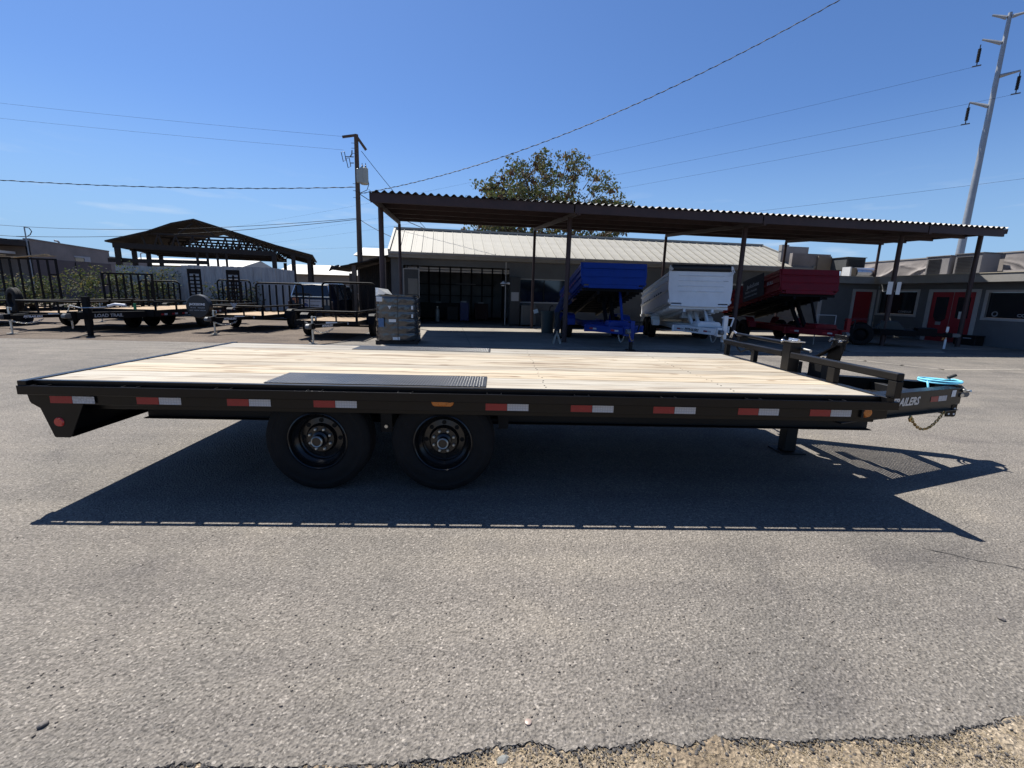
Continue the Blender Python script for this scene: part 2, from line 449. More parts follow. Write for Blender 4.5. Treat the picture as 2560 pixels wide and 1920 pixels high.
TXT = {}
def text(name, s, size, m, parent, loc, rot=(R(90), 0, 0), shear=0.0, bold=0.0, sx=1.0, extrude=.0015, align='LEFT'):
    """flat print built as thin letters standing on their surface"""
    key = (s, size, shear, bold, sx, extrude, align, m.name)
    me = TXT.get(key)
    if me is None:
        cu = bpy.data.curves.new(name, 'FONT')
        cu.body = s; cu.size = size; cu.shear = shear; cu.offset = bold; cu.extrude = extrude; cu.align_x = align
        cu.resolution_u = 2
        tmp = bpy.data.objects.new('tmp', cu)
        col.objects.link(tmp)
        dg = bpy.context.evaluated_depsgraph_get()
        me = bpy.data.meshes.new_from_object(tmp.evaluated_get(dg))
        bpy.data.objects.remove(tmp); bpy.data.curves.remove(cu)
        for v in me.vertices: v.co.x *= sx
        me.materials.clear(); me.materials.append(m)
        TXT[key] = me
    o = bpy.data.objects.new(name, me)
    col.objects.link(o)
    if parent is not None: o.parent = parent
    o.location = loc; o.rotation_euler = rot
    return o

def arc(c, r, a0, a1, n, plane='xz'):
    out = []
    for i in range(n + 1):
        a = a0 + (a1 - a0) * i / n
        x, y = r * math.cos(a), r * math.sin(a)
        out.append({'xz': (c[0] + x, c[1], c[2] + y), 'xy': (c[0] + x, c[1] + y, c[2]), 'yz': (c[0], c[1] + x, c[2] + y)}[plane])
    return out
# ------------------------------------------------------------------ ground and setting
def sheet(name, pts, z, m, thick=0.0):
    mb = MB()
    if thick: mb.prism(pts, 'z', z - thick, z)
    else: mb._add([(x, y, z) for x, y in pts], [tuple(range(len(pts)))])
    return struct(mb.build(name, m, smooth=False))

sheet('ground', [(-1500, -1500), (1500, -1500), (1500, 1500), (-1500, 1500)], -.12, M_DIRT)
# ragged front edge of the asphalt
edge_pts = [(-60, -1.95), (-8, -2.0), (-2, -1.93), (.5, -1.95), (1.5, -1.9), (2.215, -1.878), (2.314, -1.872), (2.417, -1.882), (2.788, -1.884), (2.934, -1.867), (3.087, -1.865), (3.239, -1.831), (3.329, -1.811), (3.402, -1.804), (3.511, -1.838), (3.664, -1.831), (3.786, -1.803), (3.945, -1.821), (4.114, -1.797), (4.356, -1.813), (4.662, -1.802), (4.884, -1.795), (5.052, -1.761), (5.172, -1.734), (5.297, -1.715), (6.2, -1.6), (9, -1.3), (60, 2)]
er = random.Random(3)
front = []
for (x0, y0), (x1, y1) in zip(edge_pts, edge_pts[1:]):
    L = math.hypot(x1 - x0, y1 - y0)
    fine = 1.3 < x0 < 6.5
    n = max(1, int(L / .011)) if fine else max(1, int(L / 2))
    for i in range(n):
        t = i / n
        j = er.gauss(0, .0042) + .007 * math.sin((x0 + (x1 - x0) * t) * 23) * math.sin((x0 + (x1 - x0) * t) * 9.1) if fine else 0
        front.append((x0 + (x1 - x0) * t, y0 + (y1 - y0) * t + j))
front.append(edge_pts[-1])
dirt_edge = [(-1.55, 13.4), (-1.5, 12.2), (-1.45, 10.6), (-1.7, 9.95), (-2.6, 9.86), (-4.168, 9.83), (-5.5, 9.8), (-7.19, 9.77), (-8.6, 9.8), (-10.3, 9.70), (-14, 9.7), (-60, 9.5)]
sheet('asphalt_lot', front + [(60, 60), (-1.55, 60)] + dirt_edge, 0.0, M_ASPHALT, thick=.05)
mb = MB()
dl = [(-1.55, 60)] + [(x + er.uniform(-.03, .03), y - .12 + er.uniform(-.06, .05)) for x, y in dirt_edge] + [(-60, 60)]
mb._add([(x, y, .004) for x, y in dl], [tuple(range(len(dl)))])
struct(mb.build('dirt_yard', M_DIRT, smooth=False))
# sandy verge below the camera: softly uneven
mb = MB(); nx, ny = 150, 46
for j in range(ny + 1):
    for i in range(nx + 1):
        x = 1.0 + 5.6 * i / nx; y = -3.2 + 1.6 * j / ny
        fr_ = -.05 if y > -1.70 else (-.02 if y > -1.755 and not 4.6 < x else 0)
        mb.v.append((x, y, fr_ - .0085 + .006 * math.sin(x * 7.3 + y * 3) * math.sin(x * 3.1 - y * 9 + 1) + .003 * math.sin(x * 31 + 2 * math.sin(y * 17)) + er.gauss(0, .0022)))
for j in range(ny):
    for i in range(nx):
        a = j * (nx + 1) + i
        mb.f.append((a, a + 1, a + nx + 2, a + nx + 1)); mb.mi.append(0)
struct(mb.build('sand_verge', M_SAND))
sheet('verge_ground', [(-60, -12), (60, -12), (60, 1.9), (-60, -1.5)], -.056, M_SAND)
# straw, chips and pebbles lying on the verge and along the broken edge
def litter(name, m, count, kind, seed, area):
    q = random.Random(seed); mb = MB()
    for _ in range(count):
        x = q.uniform(*area[0]); y = area[1] + .02 - abs(q.gauss(0, area[2])); z = -.008
        if kind == 'straw':
            a = q.uniform(0, PI); L = q.uniform(.006, .02); w = q.uniform(.0006, .0013)
            d = Vector((math.cos(a), math.sin(a), q.uniform(-.25, .35)))
            p = Vector((x, y, z + .003))
            mb.bar(p - d * L / 2, p + d * L / 2, w, w)
        else:
            r = q.uniform(.0014, .0042) * (1.9 if q.random() < .05 else 1)
            o = len(mb.v); s = [q.uniform(.7, 1.3) for _ in range(6)]
            c = Vector((x, y, z + r * .35)); a = q.uniform(0, 6)
            for k, (dx, dy, dz) in enumerate(((1, 0, 0), (-1, 0, 0), (0, 1, 0), (0, -1, 0), (0, 0, .7), (0, 0, -.7))):
                mb.v.append(tuple(c + rot_z(Vector((dx, dy, dz)) * r * s[k], a)))
            for f in ((0, 2, 4), (2, 1, 4), (1, 3, 4), (3, 0, 4), (2, 0, 5), (1, 2, 5), (3, 1, 5), (0, 3, 5)):
                mb.f.append(tuple(i + o for i in f)); mb.mi.append(0)
    o = mb.build(name, m, smooth=False); o['kind'] = 'stuff'
    o['label'] = 'dry %s strewn over the sandy verge below the asphalt edge' % kind
    return o
M_CRUMB = mat('asphalt_crumb', (.060, .056, .053), .95, 0, .4, 25)
q = random.Random(17); mb = MB()
for (x, y) in front:
    if not 2.0 < x < 5.5: continue
    for _ in range(4):
        r = q.uniform(.002, .0085); o_ = len(mb.v)
        c = Vector((x + q.uniform(-.01, .01), y + q.gauss(-.004, .010), q.uniform(-.010, .0005)))
        s_ = [q.uniform(.7, 1.3) for _ in range(6)]; a_ = q.uniform(0, 6)
        for k, dd in enumerate(((1, 0, 0), (-1, 0, 0), (0, 1, 0), (0, -1, 0), (0, 0, .6), (0, 0, -.6))):
            mb.v.append(tuple(c + rot_z(Vector(dd) * r * s_[k], a_)))
        for f in ((0, 2, 4), (2, 1, 4), (1, 3, 4), (3, 0, 4), (2, 0, 5), (1, 2, 5), (3, 1, 5), (0, 3, 5)):
            mb.f.append(tuple(i + o_ for i in f)); mb.mi.append(0)
for _ in range(500):
    x = q.uniform(2.0, 5.5); r = q.uniform(.002, .006)
    mb.ball((x, -1.80 + q.gauss(0, .06), -.004 + r * .4), r, 4, (q.uniform(.7, 1.4), q.uniform(.7, 1.4), .7))
o = mb.build('crumbled_asphalt', M_CRUMB, smooth=False); o['kind'] = 'stuff'; o['label'] = 'dark crumbs broken off along the asphalt edge'
M_STRAW = mat('dry_straw', (.27, .21, .125), .8, 0, .3, 30)
M_CHIP = mat('grey_chip', (.13, .112, .095), .9, 0, .45, 25)
M_CHIP2 = mat('pale_chip', (.27, .225, .165), .9, 0, .3, 25)
litter('straw', M_STRAW, 5200, 'straw', 1, ((1.9, 5.6), -1.80, .13))
litter('gravel', M_CHIP, 6000, 'gravel', 2, ((1.9, 5.6), -1.80, .12))
litter('pale_gravel', M_CHIP2, 5500, 'gravel', 5, ((1.9, 5.6), -1.80, .12))
# loose grit lying on the asphalt
q = random.Random(9); mb = MB()
for _ in range(650):
    y = q.uniform(-1.78, 3.0) if q.random() < .5 else q.uniform(-1.78, -1.0)
    x = q.uniform(-1.5, 8.5) if y > -1 else q.uniform(1.4, 5.4)
    r = q.uniform(.002, .0055); mb.ball((x, y, r * .5), r, 4, (q.uniform(.7, 1.4), q.uniform(.7, 1.4), .7))
o = mb.build('grit', M_CHIP, smooth=False); o['kind'] = 'stuff'; o['label'] = 'loose dark grit scattered over the asphalt'

def rock(name, label, cat, x, y, z, s, m, seed):
    q = random.Random(seed); bm = bmesh.new()
    bmesh.ops.create_icosphere(bm, subdivisions=2, radius=1)
    for v in bm.verts:
        v.co *= q.uniform(.86, 1.1); v.co = Vector((v.co.x * s[0], v.co.y * s[1], v.co.z * s[2]))
    me = bpy.data.meshes.new(name); bm.to_mesh(me); bm.free(); me.materials.append(m)
    o = bpy.data.objects.new(name, me); col.objects.link(o); o.location = (x, y, z); o.rotation_euler = (0, 0, q.uniform(0, 3))
    return tag(o, label, cat)
M_ROCK = mat('grey_green_rock', (.17, .175, .165), .85, 0, .25, 20, .3, 80)
M_ROCKD = mat('dark_rock', (.12, .108, .10), .85, 0, .25, 20, .3, 80)
rock('rock', 'grey green stone with a flat face in the sand by the broken asphalt edge', 'stone', 3.295, -1.862, -.014, (.026, .017, .016), M_ROCK, 1)
rock('rock', 'small dark stone lying alone on the asphalt below the trailer bumper shadow', 'stone', 1.687, -1.735, .006, (.018, .012, .009), M_ROCKD, 2)
rock('rock', 'small brown stone on open asphalt at the far right of the lot', 'stone', 5.79, -1.2, .006, (.017, .012, .009), M_ROCKD, 3)
rock('rock', 'blue grey flat stone in the sand near the right end of the broken edge', 'stone', 4.78, -1.868, -.02, (.018, .012, .008), M_ROCK, 4)
rock('rock', 'rounded brown stone in the sand right of the grey green stone', 'stone', 4.55, -1.845, -.018, (.012, .010, .009), M_ROCKD, 6)
tag(MB().lathe([(.0, .005), (.011, .005), (.0125, .004), (.0135, .0), (.0, .0)], (3.39, -1.736, .001), 'z', 20).build('bottle_cap', mat('pale_pink_metal', (.27, .21, .18), .5, .2)),
    'small round pale bottle cap on the asphalt just above its broken edge', 'bottle cap')
# strip of pale concrete gutter crossing the lot at the right
gp = [(11.0, 10.45), (12.6, 9.45), (13.34, 8.85), (13.75, 8.15), (14.18, 7.5), (16.7, 7.82), (22, 8.5), (40, 10.8)]
mb = MB()
for (a, b) in zip(gp, gp[1:]):
    a, b = Vector((*a, .004)), Vector((*b, .004)); d = (b - a).normalized(); s = Vector((-d.y, d.x, 0)) * .10
    mb.quad(a - s - d * .03, b - s + d * .03, b + s + d * .03, a + s - d * .03)
struct(mb.build('concrete_gutter', M_GUTTER, smooth=False))
# cracks sealed / open in the asphalt
mb = MB(); q = random.Random(21)
for (x, y, a, L) in ((6.0, -.55, -.75, 1.5), (8.4, 3.3, .3, 1.4), (7.3, 4.6, .1, 2.4), (10.5, 5.2, .25, 2.0)):
    p = Vector((x, y, .0035)); pts = [p.copy()]
    for i in range(int(L / .05)):
        a += q.gauss(0, .16); p = p + Vector((math.cos(a), math.sin(a), 0)) * .05; pts.append(p.copy())
    for i in range(len(pts) - 1):
        w = q.uniform(.002, .0045); d = (pts[i + 1] - pts[i]).normalized(); s = Vector((-d.y, d.x, 0)) * w
        mb.quad(pts[i] - s, pts[i + 1] - s, pts[i + 1] + s, pts[i] + s)
struct(mb.build('asphalt_crack', mat('crack_black', (.03, .028, .027), .9), smooth=False))

# ------------------------------------------------------------------ the flatbed trailer
T = thing('flatbed_trailer', 'long black flatbed trailer with pine deck and twin axles in the middle of the lot', 'trailer')
L = 6.19
rail_top = .832
# deck boards
yw = .103; pw = (2.487 - .103) / 12
for i in range(12):
    y0 = yw + i * pw + .002 + rnd.uniform(0, .002); y1 = yw + (i + 1) * pw - .002 - rnd.uniform(0, .003)
    o = MB().box(.062 + rnd.uniform(-.004, .006), 6.088, y0, y1, .82, .8585 + rnd.uniform(-.0015, .0015)).build('plank', M_GREYPINE if i in (0, 1, 10, 11) else M_PINE, T, bevel=.0025)
    # bolt heads along the cross members
    if i % 1 == 0:
        for xx in (3.62, 5.05):
            for dy in (.33, .67):
                yy = y0 + (y1 - y0) * dy
                MB().lathe([(0, .0012), (.006, .0008), (.006, -.002)], (xx + rnd.uniform(-.012, .012), yy, .8592), 'z', 8).build('bolt_head', M_BLACKDULL, o)
# deck edge angles, rear and front bars
MB().box(.03, 6.15, .062, .101, .79, .8600).build('edge_angle', M_BLACK, T, bevel=.003)
MB().box(.03, 6.15, 2.489, 2.528, .79, .8600).build('edge_angle', M_BLACK, T, bevel=.003)
MB().box(.0, .058, .0105, 2.5795, .80, .8640).build('rear_bar', M_BLACK, T, bevel=.004)
MB().box(6.092, 6.155, .0105, 2.5795, .79, .8640).build('front_bar', M_BLACK, T, bevel=.004)
# rub rails with stake pockets and pipe spools between rail and frame
for side in (0, 1):
    Y0, Y1 = ((-.0, .0095), (2.5805, 2.59))[side]
    MB().box(.0, L, Y0, Y1, .770, rail_top).build('rub_rail', M_BLACK, T, bevel=.0025)
    yi, yo = ((.0105, .0605), (2.5295, 2.5795))[side]
    for k in range(10):
        x0 = .052 + k * .6265 + (.0 if k else .03)
        if x0 + .108 > 6.15: break
        m_ = MB()
        m_.box(x0, x0 + .007, yi, yo, .774, .834); m_.box(x0 + .101, x0 + .108, yi, yo, .774, .834)
        yc = yi + .001 if side == 0 else yo - .007
        m_.box(x0 + .008, x0 + .100, yc, yc + .006, .774, .833)
        m_.build('stake_pocket', M_BLACK, T, bevel=.001)
        xs = x0 + .108 + .26
        if xs < 6.0:
            MB().cyl((xs, yi, .793), (xs, yo, .793), .029, 14).build('pipe_spool', M_BLACK, T)
    # side channel
    s = 1 if side == 0 else -1
    yb = .062 if side == 0 else 2.528
    mb = MB()
    mb.box(.02, 6.165, min(yb, yb + s * .008), max(yb, yb + s * .008), .690, .7895)
    mb.box(.02, 6.165, min(yb + s * .0085, yb + s * .06), max(yb + s * .0085, yb + s * .06), .690, .698)
    mb.box(.30, 6.15, min(yb + s * .09, yb + s * .10), max(yb + s * .09, yb + s * .10), .640, .80)
    mb.build('side_channel', M_BLACK, T, bevel=.0015)
# reflective tape on the near side
for (x0, x1) in ((.163, .462), (.738, 1.041), (1.358, 1.659), (1.959, 2.262), (3.179, 3.488), (3.796, 4.108), (4.402, 4.715), (5.033, 5.339), (5.574, 5.888)):
    xm = (x0 + x1) / 2 ; t = .003 * (x0 - 3) / 3
    zz0, zz1 = .702, .752
    dy = -.0115 if x0 < .3 else 0
    mb = MB().box(x0, xm - .0015, .0600 + dy, .0615 + dy, zz0, zz1).slot(1).box(xm + .0015, x1, .0600 + dy, .0615 + dy, zz0, zz1)
    mb.build('reflective_tape', [M_RED, M_WHITETAPE], T)
# amber side lamps
mb = MB().prism([(2.79, .762), (2.795, .768), (2.95, .768), (2.955, .762), (2.945, .738), (2.93, .728), (2.815, .728), (2.80, .738)], 'y', .045, .0615)
mb.slot(1).box(2.845, 2.90, .039, .0445, .735, .765)
mb.build('side_marker_lamp', [M_AMBER, M_AMBER], T, bevel=.004)
MB().lathe([(0, -.022), (.030, -.020), (.039, -.008), (.040, .0)], (6.0, .0615, .738), 'y', 18).build('front_marker_lamp', M_AMBER, T)
MB().box(5.955, 5.972, .045, .0615, .70, .776).build('lamp_bracket', M_BLACKDULL, T)
# rear corner plate, bumper and lamp
def corner_plate(y0, y1):
    return MB().prism([(.012, .769), (.022, .712), (.032, .697), (.085, .664), (.150, .457), (.158, .452), (.255, .452), (.268, .464), (.285, .497), (.385, .706), (.385, .769)], 'y', y0, y1)
corner_plate(.0500, .0595).build('corner_plate', M_BLACK, T, bevel=.002)
corner_plate(2.55, 2.56).build('corner_plate', M_BLACK, T, bevel=.002)
MB().box(.152, .162, .0605, 2.549, .455, .69).box(.1625, .27, .0605, 2.549, .455, .463).box(.1625, .30, .6, 2.0, .52, .60).build('bumper', M_BLACKDULL, T, bevel=.002)
MB().lathe([(0, -.010), (.028, -.008), (.034, .0), (.034, .002)], (.200, .0475, .566), 'y', 20).build('round_reflector', M_REDLENS, T)
# understructure
for y in (.72, 1.87):
    MB().box(.3, 6.6, y - .003, y + .003, .43, .68).box(.3, 6.6, y - .06, y + .06, .424, .4295).box(.3, 6.6, y - .06, y + .06, .6805, .686).build('main_beam', M_BLACKDULL, T)
for k in range(15):
    x = .35 + k * .405
    MB().box(x, x + .005, .165, 2.43, .69, .80).box(x + .0055, x + .05, .165, 2.43, .792, .80).build('cross_member', M_BLACKDULL, T)
# wheels
def tyre_mb(r=.395, w=.235):
    h = w / 2
    pr = [(.222, -h * .80), (.235, -h * .93), (.262, -h * .99), (.300, -h * 1.0), (.304, -h * .985), (.338, -h * .96), (.342, -h * .975), (.368, -h * .90), (.386, -h * .80), (.3945, -h * .66)]
    tread = [(r, -h * .62), (r, -h * .36), (r - .009, -h * .345), (r - .009, -h * .28), (r, -h * .265), (r, -h * .05), (r - .009, -h * .035), (r - .009, h * .035), (r, h * .05)]
    tread2 = [(r, h * .265), (r - .009, h * .28), (r - .009, h * .345), (r, h * .36), (r, h * .62)]
    sc = r / .395
    pr = [(a * sc, b) for a, b in pr]
    return MB().lathe(pr + tread + tread2 + [(a, -b) for a, b in reversed(pr)], (0, 0, 0), 'y', 56)
def rim_mb(w=.235):
    h = w / 2
    return MB().lathe([(.226, -h * .80), (.226, -h * .90), (.218, -h * .93), (.212, -h * .88), (.206, -h * .60), (.186, -h * .42), (.170, -h * .30), (.168, -h * .05), (.160, .0), (.118, -.006), (.104, -.030), (.102, -.040), (.04, -.040)], (0, 0, 0), 'y', 48)
def make_wheel(parent, x, y, z, flip=False):
    w = bpy.data.objects.new('wheel', None); col.objects.link(w); w.parent = parent; w.empty_display_size = .1
    w.location = (x, y, z)
    if flip: w.rotation_euler = (0, 0, PI)
    tyre_mb().build('tyre', M_RUBBER, w)
    rim_mb().build('rim', M_RIM, w)
    MB().lathe([(.062, -.040), (.060, -.062), (.044, -.070), (.042, -.118), (.0, -.118)], (0, 0, 0), 'y', 24).build('hub', M_RIM, w)
    MB().lathe([(.0425, -.100), (.043, -.122), (.038, -.126), (.034, -.124), (.034, -.118)], (0, 0, 0), 'y', 24).build('hub_ring', M_ZINC, w)
    holes = MB()
    for k in range(8):
        a = 2 * PI * k / 8
        holes.cyl((.139 * math.cos(a), -.0065, .139 * math.sin(a)), (.139 * math.cos(a), -.0045, .139 * math.sin(a)), .018, 10)
    holes.build('vent_hole', mat('pit_black', (.002, .002, .002), .9), w)
    nut = None
    for k in range(8):
        a = 2 * PI * (k + .5) / 8
        p = (.0825 * math.cos(a), 0, .0825 * math.sin(a))
        if nut is None:
            nut = MB().lathe([(.0125, -.040), (.0125, -.056), (.009, -.060), (.006, -.061), (.006, -.067), (0, -.067)], (0, 0, 0), 'y', 6).build('lug_nut', M_ZINC, w, smooth=False)
            nut.location = p
        else:
            share(nut, w, p)
    return w
WZ = .394
for x in (1.905, 2.853):
    make_wheel(T, x, .325, WZ)
w = make_wheel(T, 1.905, 2.265, WZ, True); make_wheel(T, 2.853, 2.265, WZ, True)
for x in (1.905, 2.853):
    MB().cyl((x, .40, WZ), (x, 2.19, WZ), .045, 12).build('axle', M_BLACKDULL, T)
for y in (.66, 1.93):
    for x0, x1 in ((1.45, 2.33), (2.43, 3.31)):
        MB().tube([(x0, y, .46), ((x0 + x1) / 2 - .15, y, .47), ((x0 + x1) / 2, y, .45), ((x0 + x1) / 2 + .15, y, .47), (x1, y, .46)], .022, 8).build('leaf_spring', M_BLACKDULL, T)
    MB().prism([(2.33, .68), (2.43, .68), (2.42, .40), (2.34, .40)], 'y', y - .05, y + .05).build('spring_hanger', M_BLACKDULL, T)
    MB().prism([(1.40, .68), (1.50, .68), (1.48, .43), (1.42, .43)], 'y', y - .05, y + .05).build('spring_hanger', M_BLACKDULL, T)
    MB().prism([(3.26, .68), (3.38, .68), (3.36, .40), (3.28, .40)], 'y', y - .05, y + .05).build('spring_hanger', M_BLACKDULL, T)
o = MB().box(2.34, 2.43, .40, .41, .42, .60).build('hanger_plate', M_BLACKDULL, T)
MB().cyl((2.385, .385, .47), (2.385, .40, .47), .014, 8).build('bolt', M_ZINC, o)
# tread plate over the wheels
for (y0, y1) in ((.118, .535), (2.125, 2.485)):
    mb = MB().box(1.592, 3.178, y0, y1, .8605, .8645)
    nx, ny = 76, int((y1 - y0) / .021)
    for i in range(nx):
        for j in range(ny):
            x = 1.603 + i * (1.564 / nx); y = y0 + .012 + j * ((y1 - y0 - .02) / ny)
            a = R(45) if (i + j) % 2 else R(-45)
            d = Vector((math.cos(a), math.sin(a), 0)); s = Vector((-d.y, d.x, 0)); c = Vector((x, y, .8642))
            p0, p1, e0, e1, tp = c - d * .0095, c + d * .0095, c - s * .0032, c + s * .0032, c + Vector((0, 0, .0022))
            k = len(mb.v); mb.v += [tuple(t) for t in (p0, e0, p1, e1, tp)]
            for f in ((0, 1, 4), (1, 2, 4), (2, 3, 4), (3, 0, 4)):
                mb.f.append(tuple(q_ + k for q_ in f)); mb.mi.append(0)
    mb.build('tread_plate', mat('tread_plate_black', (.016, .017, .019), .34, .0, .25, 5, 0, 40, dust=.012), T, ang=20)
# end plates closing the gap between rub rail and frame
MB().box(.002, .028, .0105, .0495, .772, .799).build('end_plate', M_BLACK, T)
MB().box(6.158, 6.188, .0105, .0595, .772, .831).build('end_plate', M_BLACK, T)
# headboard
MB().box(6.105, 6.160, -.03, 1.185, .990, 1.048).build('headboard_rail', M_BLACK, T, bevel=.007)
MB().box(6.105, 6.160, 1.315, 2.50, .990, 1.048).build('headboard_rail', M_BLACK, T, bevel=.007)
for (y0, y1) in ((-.03, .045), (.575, .66), (1.80, 1.86), (2.41, 2.465)):
    MB().box(6.107, 6.158, y0, y1, .8645, .989).build('headboard_post', M_BLACK, T, bevel=.003)
o = MB().box(6.106, 6.215, 1.190, 1.310, .30, 1.142).build('jack_post', M_BLACK, T, bevel=.004)
MB().box(6.100, 6.24, 1.180, 1.320, 1.1425, 1.152).cyl((6.16, 1.16, 1.166), (6.16, 1.30, 1.166), .013, 10).ball((6.16, 1.24, 1.165), .014, 8).build('gear_head', M_SHINY, o)
MB().cyl((6.22, 1.19, 1.08), (6.22, 1.06, 1.075), .014, 10).build('jack_pin', M_ZINC, o)
MB().box(6.230, 6.350, 1.24, 1.355, .02, .72).build('jack_leg', M_BLACKDULL, T, bevel=.004)
MB().box(6.17, 6.42, 1.17, 1.43, .001, .017).build('jack_foot', M_BLACKDULL, T, bevel=.004)
MB().box(6.30, 6.46, .99, 1.175, .60, .975).build('jack_housing', M_BLACKDULL, T, bevel=.004)
MB().box(6.34, 6.40, 1.40, 1.47, .60, .93).build('jack_housing', M_BLACKDULL, T, bevel=.004)
# crank shaft of the jack with bright ends and its looped cable
o = MB().cyl((6.26, 1.47, 1.108), (6.26, 2.48, 1.116), .020, 12).build('crank_shaft', M_BLACK, T)
MB().tube([(6.26, 2.48, 1.118), (6.26, 2.56, 1.14), (6.26, 2.60, 1.12), (6.26, 2.63, 1.06)], .014, 8).build('crank_handle', M_SHINY, o)
MB().cyl((6.25, 1.50, 1.11), (6.22, 1.44, 1.085), .016, 8).ball((6.24, 1.53, 1.125), .022, 6).build('shaft_clip', M_SHINY, o)
MB().box(6.20, 6.30, 2.30, 2.36, 1.048, 1.10).build('shaft_bracket', M_BLACK, T)
MB().tube([(6.17, 2.30, 1.00), (6.17, 2.26, .95), (6.17, 2.18, .93), (6.17, 2.08, .965), (6.17, 2.00, .98), (6.17, 1.92, .94), (6.18, 1.87, .88)], .011, 8).build('loom_cable', M_WIRE, T)
# A-frame tongue
def beam(p, q, z0, z1, fl=.055, t=.006):
    mb = MB(); p, q = Vector((*p, 0)), Vector((*q, 0)); d = (q - p).normalized(); s = Vector((-d.y, d.x, 0))
    def pr(o0, o1, a, b):
        vs = [p + s * o0, q + s * o0, q + s * o1, p + s * o1]
        mb._add([(v.x, v.y, a) for v in vs] + [(v.x, v.y, b) for v in vs], [(0, 3, 2, 1), (4, 5, 6, 7), (0, 1, 5, 4), (1, 2, 6, 5), (2, 3, 7, 6), (3, 0, 4, 7)])
    pr(-t, t, z0 + .009, z1 - .009); pr(-fl, fl, z1 - .0088, z1); pr(-fl, fl, z0, z0 + .0088)
    return mb, p, q, d
TIP = Vector((7.86, 1.30))
near_p, near_q = (6.20, .595), (7.84, 1.175)
far_p, far_q = (6.20, 2.045), (7.84, 1.435)
mb, P_, Q_, D_ = beam(near_p, near_q, .512, .742)
# plated outer face that carries the lettering
S_ = Vector((-D_.y, D_.x, 0))
a0 = P_ - S_ * .056; a1 = Q_ - S_ * .056
o_near = mb.build('tongue_beam', M_BLACK, T, bevel=.0015)
mb2 = MB()
vs = [a0, a1, a1 - S_ * -.004, a0 - S_ * -.004]
mb2._add([(v.x, v.y, .580) for v in vs] + [(v.x, v.y, .741) for v in vs], [(0, 3, 2, 1), (4, 5, 6, 7), (0, 1, 5, 4), (1, 2, 6, 5), (2, 3, 7, 6), (3, 0, 4, 7)])
o_face = mb2.build('beam_side_plate', M_BLACK, T)
ang = math.atan2(D_.y, D_.x)
def on_face(s, z, off=.0575):
    v = P_ + D_ * s - S_ * off
    return (v.x, v.y, z)
text('lettering', 'PJTRAILERS', .102, M_SILVERTXT, o_face, on_face(.555, .620), (R(90), 0, ang), shear=.28, bold=.0035, sx=.98, extrude=.0008)
mb = MB()
for (s0, s1, k) in ((1.232, 1.352, 0), (1.356, 1.49, 1)):
    mb.slot(k)
    A, B = Vector(on_face(s0, .628, .0585)), Vector(on_face(s1, .628, .0585)); h = Vector((0, 0, .052))
    mb.quad(A, B, B + h, A + h)
mb.build('reflective_tape', [M_RED, M_WHITETAPE], o_face)
MB().quad(on_face(1.56, .66, .0585), on_face(1.63, .66, .0585), on_face(1.635, .725, .0585), on_face(1.565, .725, .0585)).build('warning_sticker', M_PAPER, o_face)
mb, P2, Q2, D2 = beam(far_p, far_q, .512, .742)
mb.build('tongue_beam', M_BLACK, T, bevel=.0015)
def at_beams(x):
    tn = (x - near_p[0]) / (near_q[0] - near_p[0])
    return near_p[1] + (near_q[1] - near_p[1]) * tn, far_p[1] + (far_q[1] - far_p[1]) * tn
ya, yb = at_beams(7.36)
MB().box(7.33, 7.41, ya + .01, yb - .01, .56, .70).build('tongue_cross_member', M_BLACKDULL, T, bevel=.003)
MB().box(6.40, 6.46, .72, 1.95, .56, .70).build('tongue_cross_member', M_BLACKDULL, T, bevel=.003)
mb = MB()
for k in range(26):
    x = 6.49 + k * .0325; ya, yb = at_beams(x)
    mb.box(x, x + .012, ya + .015, yb - .015, .60, .622)
o = mb.build('grating', M_BLACKDULL, T, smooth=False); o['kind'] = 'stuff'
# coupler channel, coupler, pin, chain, plug cable
MB().prism([(7.83, .76), (7.885, .76), (7.885, .45), (7.87, .435), (7.78, .435), (7.78, .52), (7.83, .52)], 'y', 1.16, 1.172).box(7.84, 7.88, 1.173, 1.437, .44, .76).prism([(7.83, .76), (7.885, .76), (7.885, .45), (7.87, .435), (7.78, .435), (7.78, .52), (7.83, .52)], 'y', 1.438, 1.45).build('coupler_channel', M_BLACK, T, bevel=.002)
hl = MB()
for z in (.63, .575, .52, .465): hl.cyl((7.862, 1.1585, z), (7.862, 1.1600, z), .010, 8)
hl.cyl((7.81, 1.1585, .465), (7.81, 1.16, .465), .010, 8)
hl.build('bolt_hole', M_PAPER, T)
MB().prism([(7.86, .745), (7.98, .742), (8.01, .715), (8.05, .690), (8.075, .655), (8.06, .625), (7.97, .618), (7.885, .625), (7.86, .64)], 'y', 1.235, 1.375).build('coupler', M_GREYSTEEL, T, bevel=.008)
MB().cyl((7.86, 1.135, .715), (7.86, 1.10, .716), .017, 10).cyl((7.845, 1.135, .668), (7.845, 1.10, .668), .020, 10).cyl((7.89, 1.13, .705), (7.90, 1.08, .72), .012, 8).build('coupler_bolt', M_ZINC, T)
